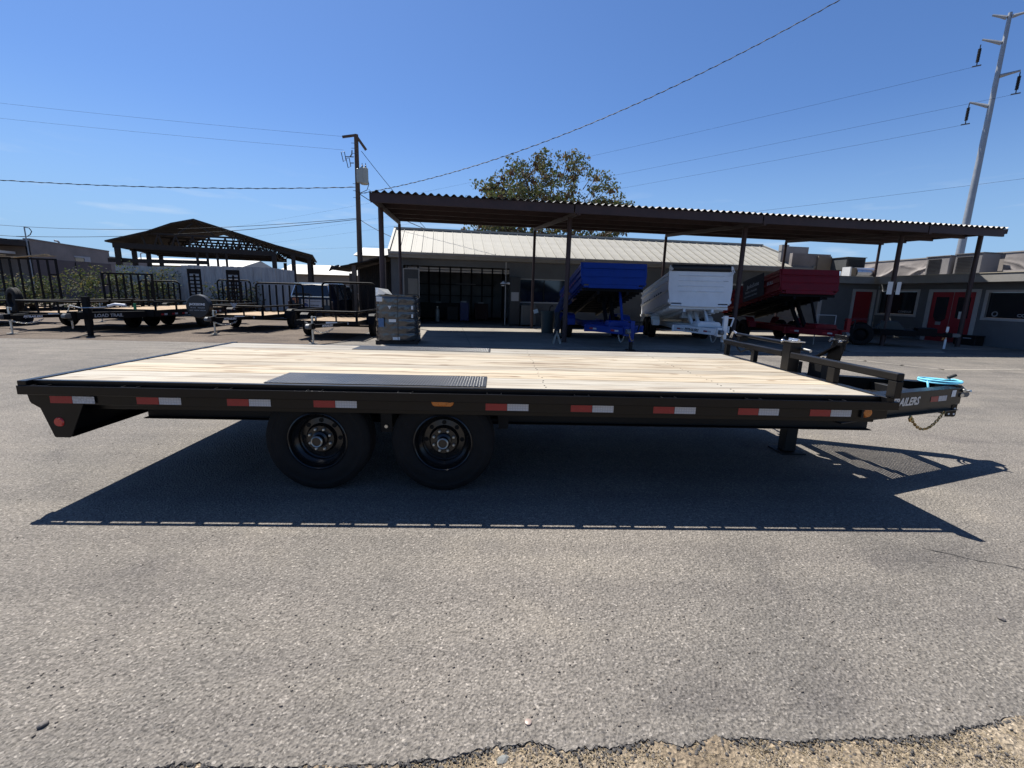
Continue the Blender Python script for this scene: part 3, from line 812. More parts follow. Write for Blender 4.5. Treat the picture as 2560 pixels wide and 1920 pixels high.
def chain(pts, name, m, parent, r=.0046, lw=.011, ll=.021):
    mb = MB(); pts = [Vector(p) for p in pts]; path = []
    for i in range(len(pts) - 1):
        path += [pts[i].lerp(pts[i + 1], k / 20) for k in range(20)]
    path.append(pts[-1]); acc = 0; nxt = 0; flip = False; last = path[0]
    for i in range(1, len(path)):
        acc += (path[i] - path[i - 1]).length
        if acc >= nxt:
            d = (path[i] - path[i - 1]).normalized(); side = d.cross(Vector((0, 1, .2))).normalized()
            if flip: side = d.cross(side)
            loop = []
            for k in range(10):
                a = 2 * PI * k / 10
                loop.append(path[i] + d * math.cos(a) * ll * .95 + side * math.sin(a) * lw)
            mb.tube(loop, r, 6, closed=True); flip = not flip; nxt = acc + ll * 1.28
    return mb.build(name, m, parent)
def sag(a, b, drop, n=10):
    a, b = Vector(a), Vector(b)
    return [tuple(a.lerp(b, i / n) - Vector((0, 0, drop * 4 * (i / n) * (1 - i / n)))) for i in range(n + 1)]
chain(sag((7.13, .86, .50), (7.62, 1.03, .515), .145), 'safety_chain', M_GOLD, T)
MB().tube([(7.125, .855, .512), (7.11, .85, .49), (7.125, .855, .465), (7.15, .862, .468), (7.158, .865, .49)], .011, 8).build('chain_hook', M_GOLD, T)
cb = []
for k in range(70):
    a = k / 70 * 2 * PI * 3.1
    rr = .165 + .022 * math.sin(a * .53)
    cb.append((7.80 + rr * 1.0 * math.cos(a), 1.30 + rr * .88 * math.sin(a), .765 + .010 * (k % 23) / 23 + .02 * k / 70 + .006 * math.sin(a * 1.3)))
cb += [(7.62, 1.26, .775), (7.58, 1.21, .755), (7.57, 1.18, .70), (7.575, 1.17, .60)]
MB().tube(cb, .0085, 7).build('coiled_cable', M_CYAN, T)
MB().cyl((7.93, 1.36, .80), (7.99, 1.34, .835), .016, 10).build('cable_plug', M_WIRE, T)
# spare wheel bracket on the tongue
o = MB().prism([(1.28, 1.21), (1.29, 1.225), (1.13, 1.222), (1.115, 1.205), (1.18, .95), (1.44, .80), (1.44, .742), (1.58, .742), (1.47, .84), (1.36, .98)], 'x', 6.60, 6.612).build('spare_wheel_bracket', M_BLACK, T, bevel=.002)
MB().bar((6.585, 1.20, 1.12), (6.585, 1.47, .975), .05, .012).build('bracket_arm', M_BLACK, o)
for y, z in ((1.285, 1.165), (1.165, 1.165)):
    MB().cyl((6.56, y, z), (6.60, y, z), .016, 10).build('lug_bolt', M_SHINY, o)
MB().box(6.55, 6.66, 1.38, 1.62, .7425, .752).build('bracket_base', M_BLACKDULL, T)
# ------------------------------------------------------------------ carport
UZ = math.atan2(.1127, .9936)
CO = Vector((5.52, 11.95, 0))
def cw(a, b, z=0):
    v = rot_z(Vector((a, b, 0)), UZ); return (CO.x + v.x, CO.y + v.y, z)
EO = Vector((-1.76, 18.57, 0))      # left end of the workshop eave
def ew(a, b, z=0):
    v = rot_z(Vector((a, b, 0)), UZ); return (EO.x + v.x, EO.y + v.y, z)

# concrete apron under the carport and in front of the workshop
mb = MB()
ap = [cw(-5.75, -1.9), cw(12.6, -1.9), cw(13.6, -.9), cw(17.5, -.6), cw(17.5, 9.0), cw(-5.9, 8.0)]
mb.prism([(p[0], p[1]) for p in ap], 'z', -.03, .012)
struct(mb.build('concrete_apron', M_CONC, smooth=False))
mb = MB()
for a in (-3.2, 0.4, 4.0, 7.6, 11.2):
    p, q_ = cw(a, -1.88, .0165), cw(a + .012, 7.3, .0165)
    mb.quad(cw(a, -1.88, .0165), cw(a + .012, -1.88, .0165), cw(a + .012, 7.2, .0165), cw(a, 7.2, .0165))
mb.quad(cw(-5.7, 1.6, .0205), cw(12.9, 1.6, .0205), cw(12.9, 1.612, .0205), cw(-5.7, 1.612, .0205))
struct(mb.build('apron_joint', mat('joint_dark', (.035, .033, .03), .9), smooth=False))

CP = thing('carport', 'long flat carport with corrugated roof on thin brown steel posts', 'carport', tuple(CO), UZ)
def roof_z(b):
    return 4.237 + .0706 * b
# corrugated sheets
A0, B0, B1 = -6.02, -1.05, 6.15
def end_a(b): return 15.18 + (b + 1.05) * .382
A1 = end_a(B1)
nw = 113
for k in range(4):
    mb = MB()
    s0, s1 = int(nw * k / 4), int(nw * (k + 1) / 4)
    for i in range(s0 * 8, s1 * 8):
        pts = []
        for j in (i, i + 1):
            a = A0 + (A1 - A0) * j / (nw * 8)
            h = .034 * math.cos(2 * PI * j / 8)
            b_lo = B0 - (.03 if int(a / .8) % 3 == 0 else 0)
            b_lo = max(b_lo, -1.05 + (a - 15.18) / .382)      # sheets are cut along the skewed end
            pts.append((a, min(b_lo, B1 - .001), h))
        (a, b0, h), (a2, b02, h2) = pts
        o = len(mb.v)
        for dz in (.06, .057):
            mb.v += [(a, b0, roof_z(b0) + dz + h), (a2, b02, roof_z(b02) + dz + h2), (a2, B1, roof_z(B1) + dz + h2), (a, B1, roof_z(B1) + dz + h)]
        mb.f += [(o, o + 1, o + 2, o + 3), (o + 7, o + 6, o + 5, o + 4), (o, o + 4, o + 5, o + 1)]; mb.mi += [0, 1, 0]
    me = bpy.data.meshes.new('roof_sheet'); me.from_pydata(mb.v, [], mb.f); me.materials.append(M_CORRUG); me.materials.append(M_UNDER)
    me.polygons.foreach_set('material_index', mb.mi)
    ob = bpy.data.objects.new('roof_sheet', me); col.objects.link(ob); ob.parent = CP
# purlins (channels along the length) and beams at each post pair
for b in (-.98, .75, 2.5, 4.25, 6.0):
    z1 = roof_z(b) + .022; dep = .25 if b < 0 else .22
    segs = [(-5.99, -.17), (-.13, 5.98), (6.02, 12.1), (12.14, 15.18)] if b < 0 else [(-5.98, end_a(b) - .03)]
    for a0, a1 in segs:
        m_ = MB().box(a0, a1, b - .003, b + .003, z1 - dep, z1)
        m_.box(a0, a1, b + .0035, b + .06, z1 - dep, z1 - dep + .006).box(a0, a1, b + .0035, b + .06, z1 - .006, z1)
        m_.build('fascia_channel' if b < 0 else 'purlin', M_BROWNSTEEL, CP)
fa = [-5.85, 0.0, 6.12, 12.25, 15.60]
ba = [-5.85, 0.0, 6.19, 12.36, 17.55]
for i, (a, a2) in enumerate(zip(fa, ba)):
    zt, zb = roof_z(.0) - .15, roof_z(6.0) - .21
    MB().cyl((a, .05, .012), (a, .05, roof_z(.05) - .26 if i < 4 else roof_z(0) - .12), .078, 12).build('post', M_BROWNSTEEL, CP)
    if i < 4:
        MB().cyl((a2, 5.92, .012), (a2, 5.92, roof_z(5.92) - .33), .062, 12).build('post', M_BROWNSTEEL, CP)
        MB().bar((a - (a2 - a) * .17, -.96, roof_z(-.96) - .21), (a2, 5.94, roof_z(5.94) - .27), .10, .12).build('cross_beam', M_BROWNSTEEL, CP)
        MB().box(a - .1, a + .1, -.05, .15, .0125, .022).build('base_plate', M_BROWNSTEEL, CP)
    else:
        MB().cyl((17.55, 5.92, 2.85), (17.55, 5.92, roof_z(6) - .172), .062, 12).build('post', M_BROWNSTEEL, CP)
        MB().bar((15.25, -.96, roof_z(-.96) - .05), (17.78, 5.94, roof_z(5.94) - .05), .10, .16).build('cross_beam', M_BROWNSTEEL, CP)
MB().bar((-6.0, -1.0, roof_z(-1.0) - .07), (-6.0, 6.1, roof_z(6.1) - .07), .02, .24).build('end_channel', M_BROWNSTEEL, CP)
# paper notices tied to the post in front of the office window
NB = thing('notice_board', 'white notice sheet fixed to a carport post in front of the office window', 'notice', cw(12.25, .05), UZ)
MB().box(-.30, -.085, -.09, -.085, 1.90, 2.35).build('sheet', M_PAPER, NB)
MB().box(.085, .26, -.09, -.085, 1.90, 2.35).build('sheet', M_PAPER, NB)

# ------------------------------------------------------------------ workshop with white metal roof
WS = thing('workshop', 'long low grey workshop with white metal roof and an open dark bay', 'workshop', tuple(EO), UZ)
RL = 21.65; D = 3.1; ZE, ZR = 3.33, 4.69
# roof panels between standing seams
npan = 44; pwid = RL / npan
def rz_(b): return ZE + (ZR - ZE) * b / D
pm = None
for i in range(npan):
    a0 = i * pwid; a1 = a0 + pwid
    sh = lambda b: 0.0
    hip = max(0, (a1 - 20.4))    # right end is cut back at a slope
    if i < npan - 2:
        if pm is None:
            pm = MB()
            pm.prism([(0, ZE), (D, ZR), (D, ZR + .012), (0, ZE + .012)], 'x', .0, pwid - .022)
            for rr in (.16, .33):
                pm.prism([(0.01, ZE + .0125), (D - .01, ZR + .0115), (D - .01, ZR + .019), (0.01, ZE + .020)], 'x', pwid * rr * 1.0, pwid * rr + .03)
            pm = pm.build('roof_panel', M_ROOFWHITE, WS, smooth=False)
        else:
            share(pm, WS, (a0, 0, 0))
seam = None
for i in range(npan - 1):
    if seam is None:
        seam = MB().prism([(-.02, ZE + .0), (D, ZR + .0), (D, ZR + .05), (-.02, ZE + .05)], 'x', -.011, .011).build('standing_seam', M_ROOFWHITE, WS, smooth=False)
    else:
        share(seam, WS, (i * pwid - .011, 0, 0))
a_ = (npan - 2) * pwid
MB()._add([(a_, 0, ZE + .012), (RL + .25, 0, ZE + .012), (RL - .75, D, ZR + .012), (a_, D, ZR + .012), (a_, 0, ZE), (RL + .25, 0, ZE), (RL - .75, D, ZR), (a_, D, ZR)],
          [(0, 1, 2, 3), (7, 6, 5, 4), (0, 4, 5, 1), (1, 5, 6, 2), (2, 6, 7, 3), (3, 7, 4, 0)]).build('roof_panel', M_ROOFWHITE, WS, smooth=False)
MB().bar((RL + .25, 0, ZE + .05), (RL - .75, D, ZR + .05), .14, .09).build('verge_trim', M_ROOFWHITE, WS)
MB().bar((0, -.02, ZE + .04), (0, D, ZR + .05), .10, .10).build('verge_trim', M_ROOFWHITE, WS)
MB().bar((-.05, D + .02, ZR + .06), (RL - .7, D + .02, ZR + .06), .22, .10).build('ridge_cap', M_ROOFWHITE, WS)
MB().prism([(D + .03, ZR + .012), (D + .03, ZR), (8.6, 3.2), (8.6, 3.212)], 'x', 0, RL - .9).build('rear_roof', M_ROOFWHITE, WS, smooth=False)
MB().box(-.03, RL + .15, -.03, .012, 3.08, 3.325).box(-.03, RL + .15, .0125, .60, 3.08, 3.095).build('fascia', M_FASCIA, WS)
MB().box(-.03, 9.2, -.12, -.0305, 3.21, 3.33).build('gutter', M_FASCIA, WS, bevel=.01)
MB().box(9.24, 16.4, -.12, -.0305, 3.21, 3.33).build('gutter', M_FASCIA, WS, bevel=.01)
# front wall: bay opening from .6 to 6.0, then walls with a serving window and a second window
FW = .60
def wall_piece(a0, a1, z0, z1, m=M_STUCCO, nm='wall'):
    return MB().box(a0, a1, FW, FW + .15, z0, z1).build(nm, m, WS)
wall_piece(.02, .58, .0, 3.079); wall_piece(.5805, 5.70, 2.78, 3.079)
wall_piece(5.7005, 6.24, .0, 3.079); wall_piece(6.2405, 8.60, .0, 1.17); wall_piece(6.2405, 8.60, 2.27, 3.079)
wall_piece(8.6005, 17.5, .0, 3.079); wall_piece(17.5005, 18.7, .0, .95); wall_piece(17.5005, 18.7, 2.32, 3.079); wall_piece(18.7005, 21.6, .0, 3.079)
o = MB().box(6.245, 8.595, FW + .10, FW + .11, 1.171, 2.269).build('window', M_GLASS, WS)
MB().box(6.18, 8.66, FW - .025, FW - .002, 2.271, 2.32).box(6.18, 6.243, FW - .025, FW - .002, 1.20, 2.2705).box(8.60, 8.66, FW - .025, FW - .002, 1.20, 2.2705).build('frame', M_TRIM, o)
MB().box(6.1, 8.7, FW - .16, FW - .002, 1.13, 1.195).build('counter', M_TRIM, o)
MB().box(7.45, 7.49, FW + .06, FW + .09, 1.2, 2.27).build('mullion', M_BLACKDULL, o)
o = MB().box(17.505, 18.695, FW + .10, FW + .11, .951, 2.319).build('window', M_GLASS, WS)
MB().box(17.41, 18.79, FW - .025, FW - .002, 2.321, 2.41).box(17.41, 17.503, FW - .025, FW - .002, .86, 2.3205).box(18.697, 18.79, FW - .025, FW - .002, .86, 2.3205).box(17.5035, 18.6965, FW - .025, FW - .002, .86, .949).build('frame', M_TRIM, o)
# interior of the bay
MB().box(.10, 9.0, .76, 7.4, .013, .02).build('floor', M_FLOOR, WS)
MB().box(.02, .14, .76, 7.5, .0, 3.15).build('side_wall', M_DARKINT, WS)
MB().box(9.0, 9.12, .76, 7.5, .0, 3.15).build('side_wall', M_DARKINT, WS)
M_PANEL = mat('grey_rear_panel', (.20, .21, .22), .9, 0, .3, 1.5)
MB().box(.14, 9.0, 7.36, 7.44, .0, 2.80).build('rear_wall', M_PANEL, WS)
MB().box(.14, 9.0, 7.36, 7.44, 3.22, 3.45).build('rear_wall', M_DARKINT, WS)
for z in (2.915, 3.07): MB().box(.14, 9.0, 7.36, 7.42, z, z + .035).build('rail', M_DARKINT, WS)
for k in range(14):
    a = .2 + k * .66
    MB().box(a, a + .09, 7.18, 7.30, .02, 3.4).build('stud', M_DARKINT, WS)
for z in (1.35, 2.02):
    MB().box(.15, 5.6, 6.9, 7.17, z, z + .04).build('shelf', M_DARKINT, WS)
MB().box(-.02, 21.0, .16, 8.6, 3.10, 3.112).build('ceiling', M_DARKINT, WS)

# ------------------------------------------------------------------ office wing on the right (stands at a right angle)
WO = Vector((22.25, 19.35, 0))
# wing frame: local x runs out of the wall towards the lot (-u), local y along the wall away from the corner towards the camera
def make_wall_part(parent, x0, x1, y0, y1, z0, z1, m, nm):
    return MB().box(min(x0, x1), max(x0, x1), min(y0, y1), max(y0, y1), z0, z1).build(nm, m, parent)
OW = thing('office_wing', 'grey stucco office wing with red double doors and pale window trim', 'office', tuple(WO), UZ)
# local: +x = along u (into the building), -y = along the wall towards the camera
def wall_wing(y0, y1, z0, z1, nm='wall', m=M_STUCCO): return make_wall_part(OW, 0.0, .15, y0, y1, z0, z1, m, nm)
wall_wing(0.0, -.12, 0, 2.7); wall_wing(-.1205, -1.95, 0, 1.11); wall_wing(-.1205, -1.95, 2.15, 2.7)
wall_wing(-1.9505, -2.62, 0, 2.7); wall_wing(-2.6205, -4.33, 2.13, 2.7); wall_wing(-4.3305, -4.75, 0, 2.7)
wall_wing(-4.7505, -7.8, 0, 1.13); wall_wing(-4.7505, -7.8, 2.11, 2.7); wall_wing(-7.8005, -12.0, 0, 2.7)
def wing_window(y0, y1, z0, z1):
    o = MB().box(.09, .10, y1 + .002, y0 - .002, z0 + .002, z1 - .002).build('window', M_GLASS, OW)
    f = .105
    MB().box(-.03, -.002, y1 - f, y0 + f, z1, z1 + f).box(-.03, -.002, y1 - f, y0 + f, z0 - f, z0).box(-.03, -.002, y1 - f, y1, z0 + .0005, z1 - .0005).box(-.03, -.002, y0, y0 + f, z0 + .0005, z1 - .0005).build('frame', M_TRIM, o)
    return o
w1 = wing_window(-.121, -1.949, 1.112, 2.148)
w2 = wing_window(-4.751, -7.799, 1.132, 2.108)
M_FADED = mat('faded_lettering', (.30, .31, .33), .6)
text('lettering', 'COMPASS', .13, M_FADED, w1, (.085, -1.10, 1.18), (R(90), 0, R(-90)), bold=.004, sx=1.15)
text('lettering', 'COMPASS', .16, M_FADED, w2, (.085, -5.75, 1.20), (R(90), 0, R(-90)), bold=.005, sx=1.2)
MB().lathe([(.07, 0), (.105, 0), (.105, -.004), (.07, -.004)], (.088, -5.03, 1.28), 'x', 24).build('round_decal', M_FADED, w2)
# double doors
fr = MB().box(-.035, -.002, -4.49, -4.331, 0.014, 2.25).box(-.035, -.002, -2.62, -2.46, .014, 2.25).box(-.035, -.002, -4.3305, -2.6205, 2.131, 2.25)
fr.build('door_frame', M_TRIM, OW)
for k, (y0, y1) in enumerate(((-2.622, -3.47), (-3.478, -4.328))):
    d = MB().box(.03, .075, y1, y0, .02, 2.128).build('door', M_REDDOOR, OW)
    ym = (y0 + y1) / 2
    MB().prism([(ym - .24, 1.05), (ym + .24, 1.05), (ym + .24, 1.92), (ym - .24, 1.92)] if k else [(ym - .26, 1.0), (ym - .06, .86), (ym + .15, .90), (ym + .26, 1.1), (ym + .26, 1.92), (ym - .26, 1.92)], 'x', .024, .0295).build('glass', M_GLASS, d)
    MB().box(.015, .0235, ym - .11, ym + .11, .72 if not k else 1.02, .86 if not k else 1.32).build('notice', M_PAPER if k else M_FADED, d)
MB().box(.02, .029, -3.476, -3.470, .02, 2.128).build('meeting_strip', M_TRIM, OW)
# flat roof edge (fascia) along the wing and along the link to the workshop
MB().box(-.86, -.84, -12.0, -.52, 2.49, 2.815).box(-.8395, 1.4, -12.0, .0, 2.77, 2.80).box(-.8395, -.001, -12, -.5, 2.49, 2.50).build('fascia', M_FASCIA, OW)
MB().box(-.88, -.84, -12.0, -.50, 2.8155, 2.84).build('drip_edge', mat('cream_edge', (.42, .38, .30), .7), OW)
# link block: wall parallel to the workshop with a red door
MB().box(-4.3, -1.30, .0, .15, 0, 2.7).build('wall', M_STUCCO, OW)
MB().box(-1.2995, -.30, .0, .15, 2.13, 2.7).build('wall', M_STUCCO, OW)
MB().box(-.2995, -.001, .0, .15, 0, 2.7).build('wall', M_STUCCO, OW)
d = MB().box(-1.298, -.302, .05, .10, .02, 2.128).build('door', mat('dark_red_door', (.26, .012, .020), .6, 0, .2, 3), OW)
MB().box(-1.46, -1.301, -.03, -.002, .014, 2.25).box(-.2985, -.14, -.03, -.002, .014, 2.25).box(-1.3005, -.299, -.03, -.002, 2.131, 2.25).build('frame', M_TRIM, d)
MB().box(-3.3, -3.1, -.03, -.002, .014, 2.2).build('trim_post', M_TRIM, OW)
MB().box(-4.3, -.865, -.52, -.50, 2.49, 2.80).box(-4.3, -.865, -.4995, .4, 2.77, 2.79).build('fascia', M_FASCIA, OW)
MB().box(-4.3, -.885, -.54, -.50, 2.8005, 2.825).build('drip_edge', MATS['cream_edge'], OW)
# raised parapet with wrinkled roofing membrane
def membrane(y0, y1, x, z0, z1a, z1b, m, seed, nm='membrane'):
    from mathutils import noise as mn
    q = random.Random(seed); mb = MB(); ny, nz = 150, 26
    noise_ = lambda a, b: mn.noise(Vector((a, b, seed * 3.7)))
    folds = [(q.uniform(.6, 2.2), q.uniform(-4.5, 4.5), q.uniform(0, 6), q.uniform(.05, .11), q.uniform(2.5, 5)) for _ in range(7)]
    for j in range(nz + 1):
        for i in range(ny + 1):
            t = i / ny; s = j / nz
            y = y0 + (y1 - y0) * t; zt = z1a + (z1b - z1a) * t
            f = t * abs(y1 - y0)
            w = 0.0
            for (dx, dz, ph, am, sh) in folds:
                c_ = math.sin(f * dx + s * dz + ph + 1.3 * noise_(f * .9 + ph, s * 1.6))
                w += am * (1 - abs(c_)) ** sh * (.4 + .6 * noise_(f * .7 + ph * 2, s * 1.1 + ph))
            w *= .9
            mb.v.append((x - .05 - w * math.sin(PI * min(1, s * 1.1)), y, z0 + (zt - z0) * s))
    for j in range(nz):
        for i in range(ny):
            a = j * (ny + 1) + i
            mb.f.append((a, a + 1, a + ny + 2, a + ny + 1)); mb.mi.append(0)
    return mb.build(nm, m, OW, ang=80)
MB().box(2.05, 2.3, -11.0, 4.6, 2.5, 3.80).build('parapet', M_MEMB, OW)
MB().box(1.98, 2.34, -11.0, 4.6, 3.8005, 3.85).build('coping', M_FASCIA, OW)
membrane(4.4, -1.4, 2.05, 2.75, 3.78, 3.79, M_MEMB, 1); membrane(-3.6, -6.2, 2.05, 2.75, 3.79, 3.79, M_MEMB, 2)
membrane(-6.25, -8.2, 2.04, 2.75, 3.79, 3.79, mat('pale_membrane', (.27, .27, .275), .7, 0, .2, 1.5, .4, 6), 3, 'patched_membrane')
MB().box(1.40, 1.404, -11.0, -4.1, 2.80, 3.05).box(1.40, 1.44, -4.12, -4.06, 2.8, 3.06).box(1.40, 1.44, -5.7, -5.62, 2.8, 3.1).box(1.40, 1.44, -7.2, -7.12, 2.8, 3.1).build('inner_kerb', M_MEMB, OW)
MB().box(-3.4, -1.15, 2.0, 2.2, 2.7, 4.05).build('parapet', M_MEMB, OW)
MB().box(-1.95, -1.15, 1.9, 2.3, 2.9, 3.95).build('parapet_return', M_TAN, OW)
MB().box(-3.6, -2.0, 2.6, 2.8, 3.2, 4.45).box(-3.62, -3.2, 2.58, 2.82, 4.2, 4.52).build('parapet', M_FASCIA, OW)

def ac_unit(name, label, x, y, z, sx_, sy, sz, m, louvre_face, rz=UZ):
    v = rot_z(Vector((x, y, 0)), UZ)
    t = thing(name, label, 'air conditioner', (WO.x + v.x, WO.y + v.y, z), rz)
    MB().box(-sx_ / 2, sx_ / 2, -sy / 2, sy / 2, .0, sz).build('casing', m, t, bevel=.02)
    lv = MB()
    n = int(sz / .07)
    for k in range(n):
        z0 = .08 + k * (sz - .16) / n
        if louvre_face == 'y': lv.box(-sx_ * .42, sx_ * .42, -sy / 2 - .025, -sy / 2 - .001, z0, z0 + .02)
        else: lv.box(-sx_ / 2 - .025, -sx_ / 2 - .001, -sy * .15 + k * .0, sy * .42, z0, z0 + .02)
    lv.build('louvre', M_BLACKDULL, t)['kind'] = 'stuff'
    MB().box(-sx_ / 2 - .03, sx_ / 2 + .03, -sy / 2 - .03, sy / 2 + .03, sz + .0005, sz + .03).build('lid', m, t)
    return t
M_ACG = mat('grey_cooler_casing', (.21, .20, .205), .7, 0, .12, 2)
M_ACD = mat('dark_cooler_pads', (.075, .08, .082), .8, 0, .2, 3)
ac_unit('evaporative_cooler', 'dark boxy rooftop cooler behind the silver duct', -.55, 1.5, 3.22, 1.1, 1.0, .62, M_ACD, 'y')
ac_unit('rooftop_unit', 'large grey ribbed rooftop unit against the wrinkled membrane', 1.3, -1.85, 2.82, .9, 1.0, .92, M_ACG, 'x')
ac_unit('rooftop_unit', 'grey rooftop unit with a round fan cowl, right of the ribbed one', 1.35, -3.05, 2.82, .9, 1.05, .95, mat('grey_unit_dark', (.15, .145, .15), .7, 0, .12, 2), 'x')
v = rot_z(Vector((-.25, .75, 0)), UZ)
DU = thing('rooftop_duct', 'round silver duct lying on the flat roof by the dark cooler', 'duct', (WO.x + v.x, WO.y + v.y, 3.08), UZ)
MB().cyl((-.62, 0, 0), (.40, 0, 0), .26, 20).ball((.40, 0, 0), .26, 10).build('duct', M_SILVER, DU)
MB().box(-.95, -.64, -.2, .2, -.24, .22).build('transition', M_TAN, DU)
MB().box(-1.05, -.96, -.24, .24, -.26, .26).build('collar', M_WHITEPAINT, DU)
MB().box(-.5, .4, -.12, .12, -.30, -.25).build('stand', M_FASCIA, DU)

v = rot_z(Vector((-.32, -4.62, 0)), UZ)
BX = thing('storage_box', 'low black box on the ground beside the red office doors', 'box', (WO.x + v.x, WO.y + v.y, .012), UZ)
MB().box(-.22, .22, -.40, .40, .0, .34).build('tub', M_BLACKDULL, BX, bevel=.02)
MB().box(-.235, .235, -.415, .415, .3405, .39).build('lid', M_BLACKDULL, BX, bevel=.01)
MB().box(-.226, -.2205, -.25, .05, .26, .30).build('sticker', M_FADED, BX)
# ------------------------------------------------------------------ trailers standing around the lot
WHEELS = {}
def small_wheel(parent, x, y, z, r=.38, w=.21, flip=False, m_rim=None):
    """tyre and rim, axle along x"""
    key = (r, w, (m_rim or M_YARD).name)
    if key not in WHEELS:
        e = bpy.data.objects.new('wheel', None); col.objects.link(e); e.parent = parent
        h = w / 2
        pr = [(r * .56, -h * .8), (r * .62, -h * .98), (r * .8, -h), (r * .93, -h * .9), (r, -h * .66), (r, -h * .1), (r * .975, -h * .08), (r * .975, h * .08), (r, h * .1)]
        MB().lathe(pr + [(a, -b) for a, b in reversed(pr[:5])], (0, 0, 0), 'x', 28).build('tyre', M_RUBBER, e)
        MB().lathe([(r * .57, -h * .75), (r * .55, -h * .9), (r * .5, -h * .5), (r * .42, -h * .25), (r * .3, -h * .3), (r * .14, -h * .45), (0, -h * .45)], (0, 0, 0), 'x', 24).build('rim', m_rim or M_YARD, e)
        WHEELS[key] = e
    else:
        e = copy_tree(WHEELS[key], parent)
    e.location = (x, y, z); e.rotation_euler = (0, 0, PI if flip else 0)
    return e

def a_frame(t, y1, hw, z, h, m, w=.07):
    """two tongue beams from the coupler at the origin to the frame at y1"""
    for s in (-1, 1):
        MB().bar((s * .06, .12, z), (s * hw, y1, z), w, h).build('tongue_beam', m, t, bevel=.004)
    MB().box(-.07, .07, -.02, .22, z - h / 2 - .03, z + h / 2 + .03).build('coupler_plate', m, t, bevel=.004)
    MB().prism([(-.02, z + .07), (-.17, z + .08), (-.24, z + .03), (-.24, z - .04), (-.16, z - .06), (-.02, z - .06)], 'x', -.055, .055).build('coupler', M_GREYSTEEL, t, bevel=.01)

def tongue_text(t, s, size, m, hw, y1, z, w, side=-1, start=.3, sh=.25):
    a = math.atan2(y1 - .12, -(hw - .06)) if side < 0 else math.atan2(y1 - .12, hw - .06)
    d = Vector((side * (hw - .06), y1 - .12, 0)).normalized()
    if side > 0:      # right beam, outer face looks to +x/-y: reads from the coupler backwards
        n_ = Vector((d.y, -d.x, 0)); p = Vector((.06, .12, z)) + d * start + n_ * (w / 2 + .004)
        return text('lettering', s, size, m, t, (p.x, p.y, z - size * .36), (R(90), 0, math.atan2(d.y, d.x)), shear=sh, bold=size * .03)
    n_ = Vector((-d.y, d.x, 0)); p = Vector((-.06, .12, z)) + d * start + n_ * (w / 2 + .004)
    return text('lettering', s, size, m, t, (p.x, p.y, z - size * .36), (R(90), 0, math.atan2(-d.y, -d.x)), shear=sh, bold=size * .03)

